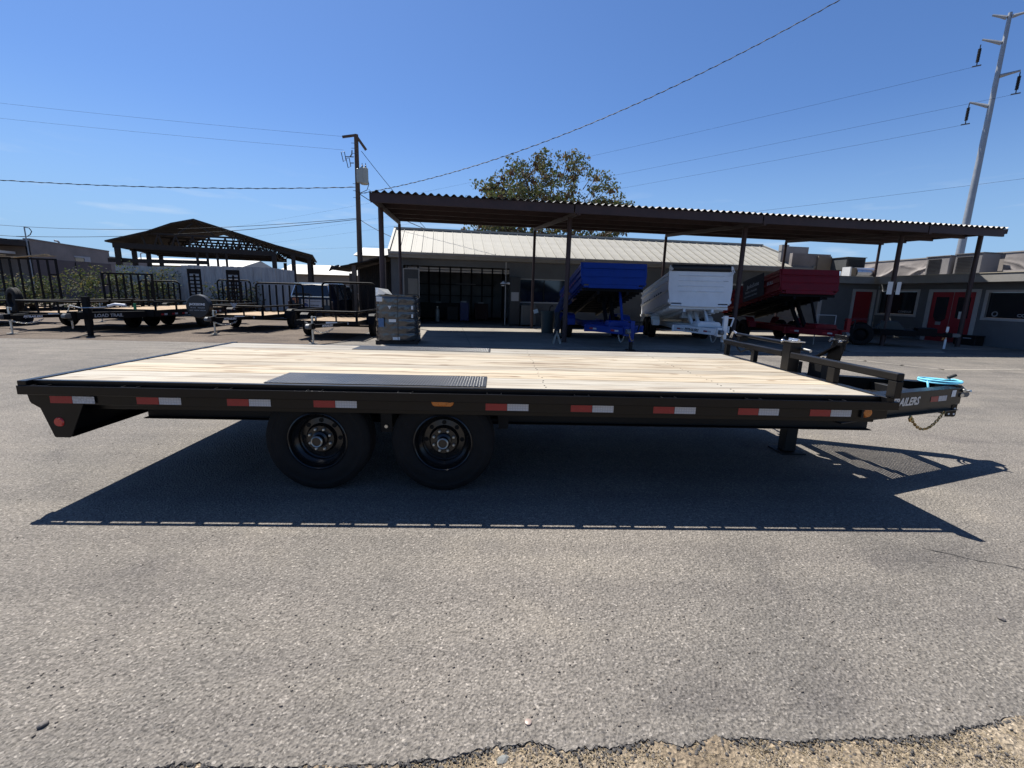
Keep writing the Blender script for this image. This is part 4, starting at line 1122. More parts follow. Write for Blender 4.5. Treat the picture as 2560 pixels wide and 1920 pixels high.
def dump_trailer(label, loc, rz, m, zf, H, zr, y0, L, tarp, stepw, ribs, txt=None, jack_h=.9, mtxt=None):
    t = thing('dump_trailer', label, 'dump trailer', loc, rz)
    W = 2.05; hw = W / 2
    th = math.asin((zf - zr) / L)
    X = Matrix.Translation((0, y0, zf)) @ Matrix.Rotation(-th, 4, 'X')
    def B(mb, nm, mm=m, bev=.004, **k): return mb.xform(X).build(nm, mm, t, bevel=bev, **k)
    # front panel: flat sheet with pressed ribs, a folded top rim and a stepped foot
    hx = hw + .058
    mb = MB().prism([(-hx + .06, .10), (-stepw, .10), (-stepw, -.02), (stepw, -.02), (stepw, .10), (hx - .06, .10), (hx, H * .5), (hx, H), (-hx, H), (-hx, H * .5)], 'y', -.025, .0)
    fp = B(mb, 'front_panel')
    rb = MB()
    for (z0, z1, o) in ribs:
        rb.prism([(-.0255, z0), (-.0255 - o, z0 + .012), (-.0255 - o, z1 - .012), (-.0255, z1)], 'x', -hw + .01, hw - .01) if o > 0 else rb.prism([(-.0255, z0), (-.043, z0 + .006), (-.043, z1), (-.0255, z1 + .02)], 'x', -hw + .28, hw - .24)
    rb.xform(X).build('rib', m, fp)
    for s in (-1, 1):
        mb = MB().box(-hw - .0 if s < 0 else hw - .06, -hw + .06 if s < 0 else hw, .001, L, .06, H)
        sp = B(mb, 'side_panel')
        rb = MB()
        for z0 in (.10, H * .45, H * .72, H - .13):
            xo = s * hw
            rb.prism([(xo, z0), (xo + s * .05, z0 + .02), (xo + s * .05, z0 + .10), (xo, z0 + .12)], 'y', .002, L - .002)
        rb.xform(X).build('side_rib', m, sp)
        if s < 0:
            bk = MB()
            for g0 in (.9, 2.6):
                for k in range(4):
                    bk.box(-hw - .056, -hw - .0515, g0 + k * .30, g0 + k * .30 + .15, H * .45 + .035, H * .45 + .085)
            bk.xform(X).build('tape_mark', M_BLACKTXT if m is M_WHITEPAINT else M_RED, sp)
    B(MB().box(-hw + .061, hw - .061, .001, L, .0, .06), 'floor')
    cm = MB()
    for k in range(12): cm.box(-hw + .02, hw - .02, .1 + k * .37, .1 + k * .37 + .05, -.09, -.001)
    cm.box(-.52, -.44, .05, L, -.20, -.0905).box(.44, .52, .05, L, -.20, -.0905)
    B(cm, 'underframe', m if m is M_WHITEPAINT else M_YARD)
    B(MB().box(-hw, hw, L + .001, L + .05, .02, H), 'tailgate')
    if tarp:
        tr = B(MB().cyl((-hw + .02, -.02, H + .10), (hw - .05, -.02, H + .10), .115, 18), 'tarp_roll', mat('black_tarp', (.012, .013, .016), .55, 0, .3, 6))
        MB().prism([(-.35, H - .02), (.06, H - .02), (.10, H + .14), (.02, H + .17), (-.02, H + .2), (-.08, H + .13), (-.3, H + .02)][::-1], 'x', -hw - .03, -hw + .0).xform(X).build('tarp_bracket', m, tr)
        MB().box(hw - .04, hw + .03, -.08, .05, H + .05, H + .17).bar((hw + .0, -.05, H + .08), (hw + .04, -.09, H - .08), .03, .03).bar((hw + .04, -.09, H - .08), (hw - .06, -.06, H - .16), .03, .03).bar((hw + .05, 0, H + .15), (hw + .12, 0, H - .02), .025, .025).xform(X).build('tarp_crank', m, tr)
    # chassis
    fz = .56
    for s in (-1, 1):
        MB().box(s * .50 - .04, s * .50 + .04, y0 - .35, y0 + L * math.cos(th) - .05, fz - .10, fz + .08).build('chassis_rail', m, t, bevel=.003)
    for k in range(4):
        y = y0 - .3 + k * 1.2
        MB().box(-.459, .459, y, y + .08, fz - .08, fz + .05).build('chassis_cross_member', m, t)
    MB().box(-.95, .95, y0 - .40, y0 - .30, fz - .12, fz + .10).build('front_cross_member', m, t, bevel=.003)
    a_frame(t, y0 - .405, .86, fz, .20, m, .075)
    # tool box and hydraulic power pack on the tongue, lift cylinder
    MB().prism([(-.36, fz + .1005), (.36, fz + .1005), (.36, fz + .20), (.30, fz + .26), (-.30, fz + .26), (-.36, fz + .20)], 'y', y0 - 1.15, y0 - .55).build('tool_box', m, t, bevel=.006)
    MB().bar((-.12, y0 + .1, fz + .05), (-.12, y0 + 1.0, zf - .10), .10, .10).bar((.12, y0 + .1, fz + .05), (.12, y0 + 1.0, zf - .10), .10, .10).box(-.3, .3, y0 + .85, y0 + 1.1, zf - .45, zf - .2).build('scissor_lift', m if m is M_WHITEPAINT else M_YARD, t)
    MB().cyl((.32, y0 - .2, fz + .1), (.32, y0 + .35, zf - .12), .045, 10).build('prop_bar', m if m is not M_REDPAINT else M_YARD, t)
    # jack with crank
    j = MB().box(.12, .24, .05, .17, fz - .30, fz + .50 * jack_h / .9).build('jack_tube', m, t, bevel=.004)
    MB().box(.14, .22, .07, .15, .03, fz - .301).build('jack_leg', M_BLACKDULL if m is not M_WHITEPAINT else M_GREYSTEEL, j)
    MB().box(.06, .30, -.01, .23, .013, .03).build('jack_foot', M_GREYSTEEL if m is M_WHITEPAINT else M_BLACKDULL, j)
    zt = fz + .44 * jack_h / .9
    MB().cyl((.06, .11, zt), (.42, .11, zt), .018, 8).bar((.42, .11, zt), (.34, .06, zt - .26), .03, .03).build('jack_crank', m if m is M_WHITEPAINT else M_BLACKDULL, j)
    # axles, fenders, wheels
    yw_ = y0 + L * .62
    for s in (-1, 1):
        for dy in (-.44, .44):
            small_wheel(t, s * 1.02, yw_ + dy, .39, .39, .22, flip=(s > 0))
        fd = MB()
        prof = [(yw_ - 1.0, .55), (yw_ - .85, .84), (yw_ - .70, .90), (yw_ + .70, .90), (yw_ + .85, .84), (yw_ + 1.0, .55)]
        for (a, b) in zip(prof, prof[1:]):
            fd.quad((s * .86, *a), (s * 1.18, *a), (s * 1.18, *b), (s * .86, *b))
        fd.build('fender', m, t)
        MB().box(s * 1.03 - .13, s * 1.03 + .13, yw_ - 1.13, yw_ - 1.005, .52, .74).build('fender_step', m, t, bevel=.004)
    for dy in (-.44, .44): MB().cyl((-.95, yw_ + dy, .39), (.95, yw_ + dy, .39), .04, 8).build('axle', M_BLACKDULL, t)
    # tapes, stickers, chains
    d = Vector((-.80, y0 - .525, 0)).normalized(); nn = Vector((-d.y, d.x, 0))
    def on(s, z): p = Vector((-.06, .12, 0)) + d * s + nn * .0385; return Vector((p.x, p.y, z))
    LT = (Vector((-.86, y0 - .405, 0)) - Vector((-.06, .12, 0))).length
    for s0 in (.16, LT - .42):
        tp = MB()
        tp.slot(0).quad(on(s0 + .15, fz - .03), on(s0 + .30, fz - .03), on(s0 + .30, fz + .02), on(s0 + .15, fz + .02))
        tp.slot(1).quad(on(s0, fz - .03), on(s0 + .148, fz - .03), on(s0 + .148, fz + .02), on(s0, fz + .02))
        tp.build('reflective_tape', [M_RED, M_WHITETAPE], t)
    if txt: tongue_text(t, txt, .118, mtxt, .86, y0 - .405, fz, .075, -1, LT - .47, .25)
    st = MB().box(hw - .27, hw - .09, -.031, -.0262, .16 if not tarp else H * .72, .25 if not tarp else H * .735)
    B(st, 'sticker', M_PAPER if not tarp else M_FADED, 0)
    chain(sag((-.05, .05, fz - .10), (-.16, .30, fz - .10), .22), 'safety_chain', M_ZINC, t, .006, .014, .026)
    chain(sag((.08, .0, fz - .08), (.20, -.02, fz - .24), .08), 'safety_chain', M_GOLD, t, .006, .014, .026)
    return t, X, hw

BAND = [(.10, .14, .012), (.30, .34, .012), (.56, .72, .03)]
bl, Xb, hwb = dump_trailer('blue dump trailer with its bed tipped up under the carport', (7.02, 9.95, 0), R(1), M_BLUE, 1.82, .80, .95, 1.75, 4.3, False, .82,
    [(.10, .32, .010), (.345, .55, .012), (.60, .80, .035)], None, .55)
wh, Xw, hww = dump_trailer('white dump trailer with a black tarp roll along the top of its tipped bed', (10.05, 10.55, 0), R(-5.5), M_WHITEPAINT, 1.30, 1.20, .62, 2.05, 4.3, True, .62,
    [(.48, .50, 0), (.66, .68, 0), (.84, .86, 0), (1.02, 1.04, 0)], 'PJTRAILERS', .9, M_BLACKTXT)
rd, Xr, hwr = dump_trailer('dark red dump trailer with its bed tipped up, nearest to the offices', (14.35, 11.1, 0), R(-1), M_REDPAINT, 1.84, .86, .95, 1.95, 4.3, False, .86,
    [(.10, .36, .010), (.385, .60, .012), (.64, .86, .035)], None, .9)
# mesh side sign and lettering on the red bed's side
sp = [c for c in rd.children if c.name.startswith('side_panel')][0]
Rside = Xr @ Matrix(((0, 0, -1, 0), (-1, 0, 0, 0), (0, 1, 0, 0), (0, 0, 0, 1)))
def side_text(s, size, y, z, m, parent, X=Xr, hw=hwr):
    o = text('lettering', s, size, m, parent, (0, 0, 0), (0, 0, 0), bold=size * .02)
    o.matrix_local = X @ Matrix.Translation((-hw - .06, y, z)) @ Matrix(((0, 0, -1, 0), (-1, 0, 0, 0), (0, 1, 0, 0), (0, 0, 0, 1)))
    return o
side_text('BULL', .17, .75, .42, M_FADED, sp)
bn = MB().box(-hwr - .058, -hwr - .053, .95, 2.45, .12, .98).xform(Xr).build('mesh_banner', mat('dark_mesh_banner', (.012, .014, .022), .8), sp)
side_text('JacksSons', .22, 2.15, .60, M_FADED, sp); side_text('TRUCK & TRAILERS', .10, 2.3, .42, M_FADED, sp); side_text('SALES SERVICE RENTALS', .085, 2.35, .26, M_FADED, sp)
# rack of white tubing seen behind the red trailer's tongue
RK = thing('pipe_rack', 'small pale tube rack standing behind the red dump trailer', 'rack', (15.2, 13.1, .0))
MB().tube([(-.35, 0, 1.10), (.35, 0, 1.10), (.35, 0, .62), (.35, .0, .02)], .016, 6).build('tube', M_TRIM, RK)
MB().tube([(-.35, 0, .72), (.32, 0, .72)], .016, 6).build('tube', M_TRIM, RK)
MB().tube([(-.35, 0, 1.10), (-.35, 0, .02)], .016, 6).build('tube', M_TRIM, RK)

def utility_trailer(label, loc, rz, W, y0, L, gate=None, ztop=.30, txt=True, zd=.56, rail_front=True, dark=M_YARD):
    t = thing('utility_trailer', label, 'trailer', loc, rz)
    hw = W / 2
    db = MB(); n = 10
    for k in range(n):
        x = -hw + .03 + k * (W - .06) / n
        db.box(x + .003, x + (W - .06) / n - .003, y0 + .06, y0 + L - .03, zd - .04, zd + rnd.uniform(-.002, .002))
    d = db.build('deck', M_FARPINE, t, smooth=False); d['kind'] = 'stuff'
    for s in (-1, 1):
        MB().box(s * hw - .025, s * hw + .025, y0, y0 + L, zd - .10, zd + .02).build('frame_rail', dark, t)
        zz = zd + ztop
        MB().tube([(s * hw, y0 + .02, zz), (s * hw, y0 + L, zz)], .033, 8).build('top_rail', dark, t)
        np_ = max(3, int(L / 1.0) + 1)
        for k in range(np_):
            y = y0 + .03 + k * (L - .06) / (np_ - 1)
            MB().box(s * hw - .02, s * hw + .02, y - .02, y + .02, zd + .021, zz - .022).build('rail_post', dark, t)
        yw_ = y0 + L * .58
        fd = MB()
        prof = [(yw_ - .46, .42), (yw_ - .36, .70), (yw_ - .24, .76), (yw_ + .24, .76), (yw_ + .36, .70), (yw_ + .46, .42)]
        for (a, b) in zip(prof, prof[1:]):
            fd.quad((s * (hw + .03), *a), (s * (hw + .27), *a), (s * (hw + .27), *b), (s * (hw + .03), *b))
        fd.build('fender', dark, t)
        small_wheel(t, s * (hw + .15), yw_, .33, .33, .19, flip=(s > 0))
    MB().box(-hw, hw, y0 - .025, y0 + .025, zd - .10, zd + .02).build('front_frame', dark, t)
    if rail_front:
        MB().tube([(-hw, y0, zd + ztop), (hw, y0, zd + ztop)], .034, 8).build('front_top_rail', dark, t)
        for k in range(4):
            x = -hw + .02 + k * (W - .04) / 3
            MB().box(x - .02, x + .02, y0 - .02, y0 + .02, zd + .021, zd + ztop - .022).build('rail_post', dark, t)
    MB().box(-hw, hw, y0 + L - .03, y0 + L + .03, zd - .12, zd + .0).build('rear_frame', dark, t)
    for k in range(3):
        y = y0 + .4 + k * (L - .8) / 2
        MB().box(-hw + .03, hw - .03, y - .03, y + .03, zd - .12, zd - .045).build('cross_member', dark, t)
    MB().cyl((-hw, y0 + L * .58, .33), (hw, y0 + L * .58, .33), .03, 8).build('axle', dark, t)
    a_frame(t, y0 - .03, min(.62, hw * .7), zd - .06, .10, dark, .06)
    if txt:
        tongue_text(t, 'PJTRAILERS', .085, M_WHITETXT, min(.62, hw * .7), y0 - .03, zd - .06, .06, 1, .28)
    j = MB().cyl((.0, .18, .12), (.0, .18, zd + .22), .030, 10).build('jack_tube', M_ZINC, t)
    MB().cyl((.0, .18, .03), (.0, .18, .1195), .022, 8).build('jack_leg', M_ZINC, j)
    MB().bar((-.11, .12, .016), (.11, .22, .016), .06, .012).bar((-.11, .22, .022), (.11, .12, .022), .05, .012).build('jack_foot', M_ZINC, j)
    MB().bar((.0, .18, zd + .20), (.12, .16, zd + .21), .02, .02).bar((.12, .16, zd + .21), (.12, .14, zd + .13), .018, .018).build('jack_handle', M_ZINC, j)
    chain(sag((.03, .05, zd - .12), (.42, .75, zd - .13), .13), 'safety_chain', M_ZINC, t, .008, .02, .04)
    MB().box(.0, .34, y0 - .032, y0 - .0265, zd - .085, zd - .005).build('weight_plate', M_PAPER, t)
    MB().box(.55, .68, y0 - .032, y0 - .0265, zd - .08, zd - .01).build('sticker', M_FADED, t)
    if gate:
        gh, style = gate
        yg = y0 + L + .04
        g = MB()
        if style == 'round':
            g.tube([(-hw, yg, zd), (-hw, yg, zd + gh - .15)] + arc((-hw + .15, yg, zd + gh - .15), .15, PI, PI / 2, 4)[1:] + arc((hw - .15, yg, zd + gh - .15), .15, PI / 2, 0, 4) + [(hw, yg, zd)], .036, 8)
        else:
            g.box(-hw, -hw + .07, yg - .02, yg + .02, zd, zd + gh).box(hw - .07, hw, yg - .02, yg + .02, zd, zd + gh).box(-hw + .0705, hw - .0705, yg - .02, yg + .02, zd + gh - .06, zd + gh)
        gt = g.build('gate', dark, t)
        nb = 7
        for k in range(1, nb):
            x = -hw + k * W / nb
            MB().box(x - .032, x + .032, yg - .016, yg + .016, zd + .03, zd + gh - .062).build('gate_bar', dark, gt)
        MB().box(-hw + .03, hw - .03, yg - .02, yg + .02, zd + .0, zd + .05).build('gate_foot', dark, gt)
        if style == 'ramp':
            for zz in (zd + gh * .66, zd + gh * .3):
                MB().box(-hw + .05, -hw + .32, yg - .02, yg + .02, zz, zz + .05).build('gate_rung', dark, gt)
                MB().box(hw - .32, hw - .05, yg - .02, yg + .02, zz, zz + .05).build('gate_rung', dark, gt)
    return t

# left yard: trailers with their tongues towards the lot
t4 = utility_trailer('black utility trailer with pine deck and tall rear gate, beside the shrink wrapped tyres', (-1.95, 9.75, .0), R(2), 1.86, 1.35, 2.55, (1.22, 'round'), .30)
t3 = utility_trailer('black utility trailer in front of the board fence with a sign covered spare wheel', (-5.85, 11.70, .0), R(-1), 1.92, 1.35, 3.25, (1.16, 'round'), .32)
t1 = utility_trailer('black utility trailer with a tall ladder barred gate, left of the long ramp trailer', (-11.0, 10.55, .0), R(-1), 1.95, 1.35, 3.2, (1.38, 'ramp'), .36)
t0 = utility_trailer('black utility trailer at the far left edge with a very tall wide gate', (-14.9, 9.9, .0), R(0), 2.45, 1.35, 4.1, (1.85, 'ramp'), .30, txt=False)
t5 = utility_trailer('low black utility trailer standing behind the others, in front of the bushes', (-12.75, 15.75, .0), R(-2), 1.85, 1.2, 2.2, (1.15, 'round'), .30, txt=False)
t6 = utility_trailer('short black utility trailer half hidden behind the standing ladder ramps', (-9.9, 18.0, .0), R(1), 1.6, 1.0, 1.5, (1.30, 'round'), .30, txt=False)
# a plank of grey lumber laid along the tall gate's top
for tt, tl in ((t0, 1),):
    w_ = small_wheel(tt, 2.35, 2.6, .92, .40, .22)
    w_.rotation_euler = (0, 0, R(62))
    MB().bar((1.2, 2.72, .62), (2.35, 2.72, .92), .06, .06).build('spare_wheel_mount', M_YARD, tt)
# spare wheel in a printed cover on the t3 trailer's front corner
sw = small_wheel(t3, -.86, .86, .86, .375, .2)
sw.rotation_euler = (0, 0, R(90))
cv = MB().lathe([(.0, -.115), (.36, -.115), (.388, -.095), (.392, .09)], (-.86, .86, .86), 'y', 32).build('wheel_cover', mat('black_vinyl', (.013, .013, .015), .45, 0, .2, 6), t3)
text('lettering', 'JACKSSONS', .098, M_WHITETXT, cv, (-.86, .743, .90), bold=.003, align='CENTER')
text('lettering', 'TRUCK   TRAILERS', .058, M_FADED, cv, (-.86, .743, .80), bold=.001, align='CENTER')
text('lettering', 'SALES * SERVICE * RENTALS', .044, M_FADED, cv, (-.86, .743, .72), bold=.001, align='CENTER')
MB().box(-.90, -.82, .98, 1.3, .45, .95).build('spare_wheel_mount', M_BLACK, t3)
mb = MB().prism([(-.10, .98), (.14, .98), (.02, .80)], 'y', 1.30, 1.306)
mb.build('pennant_sticker', M_FADED, t3)

# long equipment trailer with upright ramps
def ramp_trailer(label, loc, rz):
    t = thing('ramp_trailer', label, 'trailer', loc, rz)
    W, y0, Lt, zd = 2.15, 1.75, 5.3, .72
    hw = W / 2; db = MB()
    for k in range(11):
        x = -hw + .04 + k * (W - .08) / 11
        db.box(x + .003, x + (W - .08) / 11 - .003, y0 + .05, y0 + Lt - .03, zd - .045, zd)
    d = db.build('deck', M_FARPINE, t, smooth=False); d['kind'] = 'stuff'
    for s in (-1, 1):
        MB().box(s * hw - .03, s * hw + .03, y0, y0 + Lt, zd - .20, zd + .01).build('frame_rail', M_YARD, t)
        MB().box(s * (hw + .001) - .03, s * (hw + .001) + .03, y0 + .02, y0 + 2.2, zd + .24, zd + .29).build('rub_rail', M_YARD, t)
        for k in range(3):
            y = y0 + .05 + k * 1.0
            MB().box(s * hw - .02, s * hw + .02, y, y + .05, zd + .011, zd + .239).build('rail_post', M_YARD, t)
        for dy in (-.43, .43):
            small_wheel(t, s * (hw - .14), y0 + Lt * .60 + dy, .37, .37, .21, flip=(s > 0))
        tp = MB()
        for k in range(9):
            y = y0 + .25 + k * .52; xx = s * (hw + .0325)
            tp.slot(0).quad((xx, y, zd - .16), (xx, y + .15, zd - .16), (xx, y + .15, zd - .105), (xx, y, zd - .105))
            tp.slot(1).quad((xx, y + .152, zd - .16), (xx, y + .30, zd - .16), (xx, y + .30, zd - .105), (xx, y + .152, zd - .105))
        tp.build('reflective_tape', [M_RED, M_WHITETAPE], t)
    MB().box(-hw, hw, y0 - .03, y0 + .03, zd - .20, zd + .03).build('front_frame', M_YARD, t)
    a_frame(t, y0 - .031, .80, zd - .12, .20, M_YARD, .08)
    tongue_text(t, 'LOAD TRAIL', .13, M_FADED, .80, y0 - .031, zd - .12, .08, 1, .40, .1)
    j = MB().box(.10, .24, .30, .44, .30, zd + .42).build('jack_tube', M_YARD, t)
    MB().box(.12, .22, .32, .42, .03, .2995).build('jack_leg', M_YARD, j); MB().box(.02, .32, .22, .52, .006, .03).build('jack_foot', M_YARD, j)
    MB().tube([(-.30, .30, zd - .02), (-.22, .30, zd + .16), (.05, .30, zd + .1), (.55, .2, zd + .12), (.85, .2, zd + .15)], .018, 6).build('cable_loop', M_ZINC, t)
    MB().tube([(.35, .9, zd + .14), (.55, .9, zd + .20), (.85, .9, zd + .18)], .04, 8).build('white_wrapped_handle', M_WHITEPAINT, t)
    MB().box(1.0, 1.06, 1.0, 1.04, zd + .05, zd + .24).build('strap', mat('green_strap', (.01, .16, .06), .6), t)
    chain(sag((.0, .03, zd - .2), (-.15, .2, zd - .22), .25), 'safety_chain', M_ZINC, t, .008, .02, .04)
    for s in (-1, 1):
        r = None; xc = s * .80; yr = y0 + Lt + .06; zh = 1.52
        rp = MB().box(xc - .27, xc - .21, yr - .03, yr + .03, zd, zd + zh).box(xc + .21, xc + .27, yr - .03, yr + .03, zd, zd + zh).box(xc - .03, xc + .03, yr - .03, yr + .03, zd, zd + zh - .22).box(xc - .2095, xc + .2095, yr - .03, yr + .03, zd + zh - .20, zd + zh).build('ramp', M_YARD, t)
        for k in range(8):
            z = zd + .08 + k * .155
            rg = MB().prism([(yr - .03, z), (yr + .03, z), (yr - .03, z + .06)], 'x', xc - .2095, xc + .2095).build('rung', M_YARD, rp)
    return t
t2 = ramp_trailer('long black trailer with two ladder ramps standing upright at its rear', (-8.75, 10.15, .0), R(1.5))

# small dark trailer parked along the office wing
dt = thing('parked_trailer', 'small dark trailer with an angular fender parked beside the office doors', 'trailer', (19.45, 12.55, .012), R(-128) + PI)
MB().box(-.75, .75, 1.0, 3.1, .42, .62).build('bed', M_YARD, dt, bevel=.01)
MB().prism([(1.3, .6205), (2.2, .6205), (2.0, .92), (1.55, .92)], 'x', -.5, .5).build('engine_cover', mat('dark_green_grey', (.022, .03, .032), .6, 0, .2, 3), dt, bevel=.01)
MB().box(-.55, .55, .45, .995, .45, .72).build('battery_box', M_YARD, dt, bevel=.01)
a_frame(dt, 1.0, .5, .50, .10, M_YARD, .07)
for s in (-1, 1):
    small_wheel(dt, s * .95, 2.6, .40, .40, .22, flip=(s > 0))
    fd = MB(); prof = [(2.0, .50), (2.15, .82), (2.35, .95), (2.85, .95), (3.05, .82), (3.2, .50)]
    for (a, b) in zip(prof, prof[1:]):
        fd.quad((s * .80, *a), (s * 1.09, *a), (s * 1.09, *b), (s * .80, *b))
    fd.build('fender', mat('dark_fender_grey', (.035, .045, .05), .5, 0, .2, 3), dt)
MB().box(-.03, .03, .10, .16, .012, .35).box(-.035, .035, .10, .17, .62, .80).build('jack', M_WHITEPAINT, dt)
MB().box(.08, .20, .10, .22, .30, .42).build('padlock', M_AMBER, dt, bevel=.01)
MB().cyl((0, .13, .35), (0, .13, .62), .02, 8).build('jack_tube', M_ZINC, dt)
# ------------------------------------------------------------------ shrink wrapped pallet of tyres
PT = thing('tyre_pallet', 'tall stack of tyres wrapped in black stretch film on a wooden pallet', 'pallet', (.30, 10.72, .0), R(5))
plt = MB()
for y in (-.5, 0, .5): plt.box(-.60, .60, y - .05, y + .05, .004, .10)
plt.build('pallet_bearer', M_WOODOLD, PT)
for k in range(6):
    x = -.60 + k * .22
    MB().box(x, x + .10, -.58, .58, .1005, .125).build('pallet_board', M_WOODOLD, PT)
M_FILM = mat('stretch_film', (.055, .050, .046), .24, 0, .55, 4, .05, 9, coat=.9, stretch=(1, 1, 3))
for k in range(6):
    z = .235 + k * .205
    for (x, y) in ((-.275, -.265), (.275, -.265), (-.275, .265), (.275, .265)):
        pr = [(.16, -.09), (.20, -.10), (.27, -.095), (.30, -.075), (.315, -.04), (.315, .04), (.30, .075), (.27, .095), (.20, .10), (.16, .09)]
        MB().lathe(pr, (x, y, z), 'z', 24).build('tyre', M_RUBBER, PT)
fm = MB(); q = random.Random(4); N = 88; Hn = 60
for j in range(Hn + 1):
    z = .13 + 1.30 * j / Hn
    for i in range(N):
        a = 2 * PI * i / N
        ca, sa = math.cos(a), math.sin(a)
        e = 3.0
        rr = 1.0 / ((abs(ca) / .635) ** e + (abs(sa) / .625) ** e) ** (1 / e)
        ph = ((z - .13) % .205) / .205
        pinch = -.015 * (1 - math.sin(PI * ph)) ** 2 * (.3 + .7 / (1 + math.exp(-8 * (ca - .1))))
        wr_ = .004 * math.sin(a * 5 + z * 11 + 2 * math.sin(z * 9)) + .002 * math.sin(a * 17 - z * 30)
        rr += pinch + wr_ - (.03 if z > 1.36 else 0)
        fm.v.append((rr * ca, rr * sa, z))
for j in range(Hn):
    for i in range(N):
        i2 = (i + 1) % N
        fm.f.append((j * N + i, j * N + i2, (j + 1) * N + i2, (j + 1) * N + i)); fm.mi.append(0)
fo = fm.build('stretch_film', M_FILM, PT, ang=80)
flap = MB()
pts = [(-.60, -.30, 1.38), (-.55, -.45, 1.40), (-.40, -.52, 1.40), (-.62, -.2, 1.62), (-.50, -.35, 1.60), (-.30, -.38, 1.46), (-.46, -.1, 1.60), (-.28, -.1, 1.58), (-.14, -.2, 1.43)]
flap._add(pts, [(0, 1, 4, 3), (1, 2, 5, 4), (3, 4, 7, 6), (4, 5, 8, 7)])
flap.build('film_flap', mat('clear_film', (.30, .31, .32), .2, 0, .3, 9), PT)
for (x, z, w_, h_) in ((-.45, 1.30, .16, .13), (-.10, .70, .20, .08), (.0, .19, .20, .08), (.46, 1.08, .05, .10), (.46, .84, .05, .10)):
    MB().box(x - w_ / 2, x + w_ / 2, -.640, -.633, z - h_ / 2, z + h_ / 2).build('label_sheet', M_PAPER, PT)
MB().prism([(-.22, 1.12), (-.12, 1.12), (-.17, 1.02)], 'y', -.640, -.633).build('label_sheet', M_PAPER, PT)
MB().box(-.49, -.34, -.640, -.633, .52, .76).build('blue_label', mat('blue_label', (.05, .12, .25), .4), PT)
MB().box(.045, .06, -.641, -.633, .14, 1.42).build('strap', M_BLACKTXT, PT)

# ------------------------------------------------------------------ person, partly behind the post, reaching towards the blue trailer
def skin_mesh(verts, edges, radii, mname, sub=2):
    me = bpy.data.meshes.new(mname); me.from_pydata(verts, edges, [])
    ob = bpy.data.objects.new(mname, me); col.objects.link(ob)
    sk = ob.modifiers.new('s', 'SKIN'); sk.use_smooth_shade = True
    for i, r in enumerate(radii):
        rr = r if isinstance(r, tuple) else (r, r)
        me.skin_vertices[0].data[i].radius = rr
        me.skin_vertices[0].data[i].use_root = (i == 0)
    sb = ob.modifiers.new('b', 'SUBSURF'); sb.levels = sub
    dg = bpy.context.evaluated_depsgraph_get()
    res = bpy.data.meshes.new_from_object(ob.evaluated_get(dg))
    bpy.data.objects.remove(ob); bpy.data.meshes.remove(me)
    return res
PN = thing('person', 'person in dark blue shirt and dark trousers reaching towards the blue trailer', 'person', (5.42, 13.3, .012), 0)
V = [(.0, 0, .96), (.05, 0, 1.10), (.14, 0, 1.28), (.23, 0, 1.42), (.28, .0, 1.50), (.33, 0, 1.60), (.35, 0, 1.68),   # pelvis..head
     (-.02, -.10, .90), (.0, -.11, .50), (-.10, -.11, .09), (.03, -.11, .04), (.10, -.12, .03),        # near leg, foot
     (-.02, .10, .90), (.10, .12, .50), (.06, .12, .09), (.18, .12, .04), (.25, .12, .03),
     (.22, -.17, 1.40), (.36, -.20, 1.22), (.52, -.12, 1.36), (.56, -.10, 1.39),
     (.22, .17, 1.40), (.40, .20, 1.26), (.56, .16, 1.40), (.60, .15, 1.43)]
Eg = [(0, 1), (1, 2), (2, 3), (3, 4), (4, 5), (5, 6), (0, 7), (7, 8), (8, 9), (9, 10), (10, 11), (0, 12), (12, 13), (13, 14), (14, 15), (15, 16), (3, 17), (17, 18), (18, 19), (19, 20), (3, 21), (21, 22), (22, 23), (23, 24)]
rd_ = [(.15, .12), (.145, .115), (.155, .12), (.13, .10), .06, .095, .085, .105, .068, .046, .048, .036, .105, .068, .046, .048, .036, .066, .046, .034, .030, .066, .046, .034, .030]
for base, tipd in ((20, Vector((.05, .02, .03))), (24, Vector((.05, .02, .03)))):
    b0 = Vector(V[base])
    for k in range(5):
        off = Vector((.02, (k - 2) * .014, .005)) if k < 4 else Vector((0, -.03, .02))
        ln = (1.0, 1.15, 1.2, 1.05, .75)[k]
        a = len(V); V.append(tuple(b0 + off * .8)); V.append(tuple(b0 + off + tipd * ln)); V.append(tuple(b0 + off + tipd * ln * 1.5 + Vector((0, 0, -.018))))
        Eg += [(base, a), (a, a + 1), (a + 1, a + 2)]; rd_ += [.010, .0085, .007]
pm_ = skin_mesh(V, Eg, rd_, 'body', 2)
M_SKIN = mat('skin', (.26, .15, .10), .6); M_SHIRT = mat('navy_shirt', (.012, .020, .075), .85, 0, .25, 9, .3, 30)
M_TROUSER = mat('dark_trousers', (.022, .026, .035), .9, 0, .25, 9, .3, 30); M_SHOE = mat('black_shoe', (.01, .01, .01), .6); M_HAIR = mat('dark_hair', (.012, .009, .007), .7)
for m_ in (M_SKIN, M_SHIRT, M_TROUSER, M_SHOE, M_HAIR): pm_.materials.append(m_)
for p in pm_.polygons:
    c = p.center; p.use_smooth = True
    if c.z < .10: p.material_index = 3
    elif c.z < .96: p.material_index = 2
    elif c.z < 1.515 and c.x < .49: p.material_index = 1
    elif c.z > 1.66 or (c.z > 1.56 and c.x < .31): p.material_index = 4
    else: p.material_index = 0
bo = bpy.data.objects.new('body', pm_); col.objects.link(bo); bo.parent = PN
fc = MB()
for y in (-.032, .032): fc.ball((.428, y, 1.635), .011, 6)
fc.build('eye', M_BLACKTXT, PN)['kind'] = 'stuff'
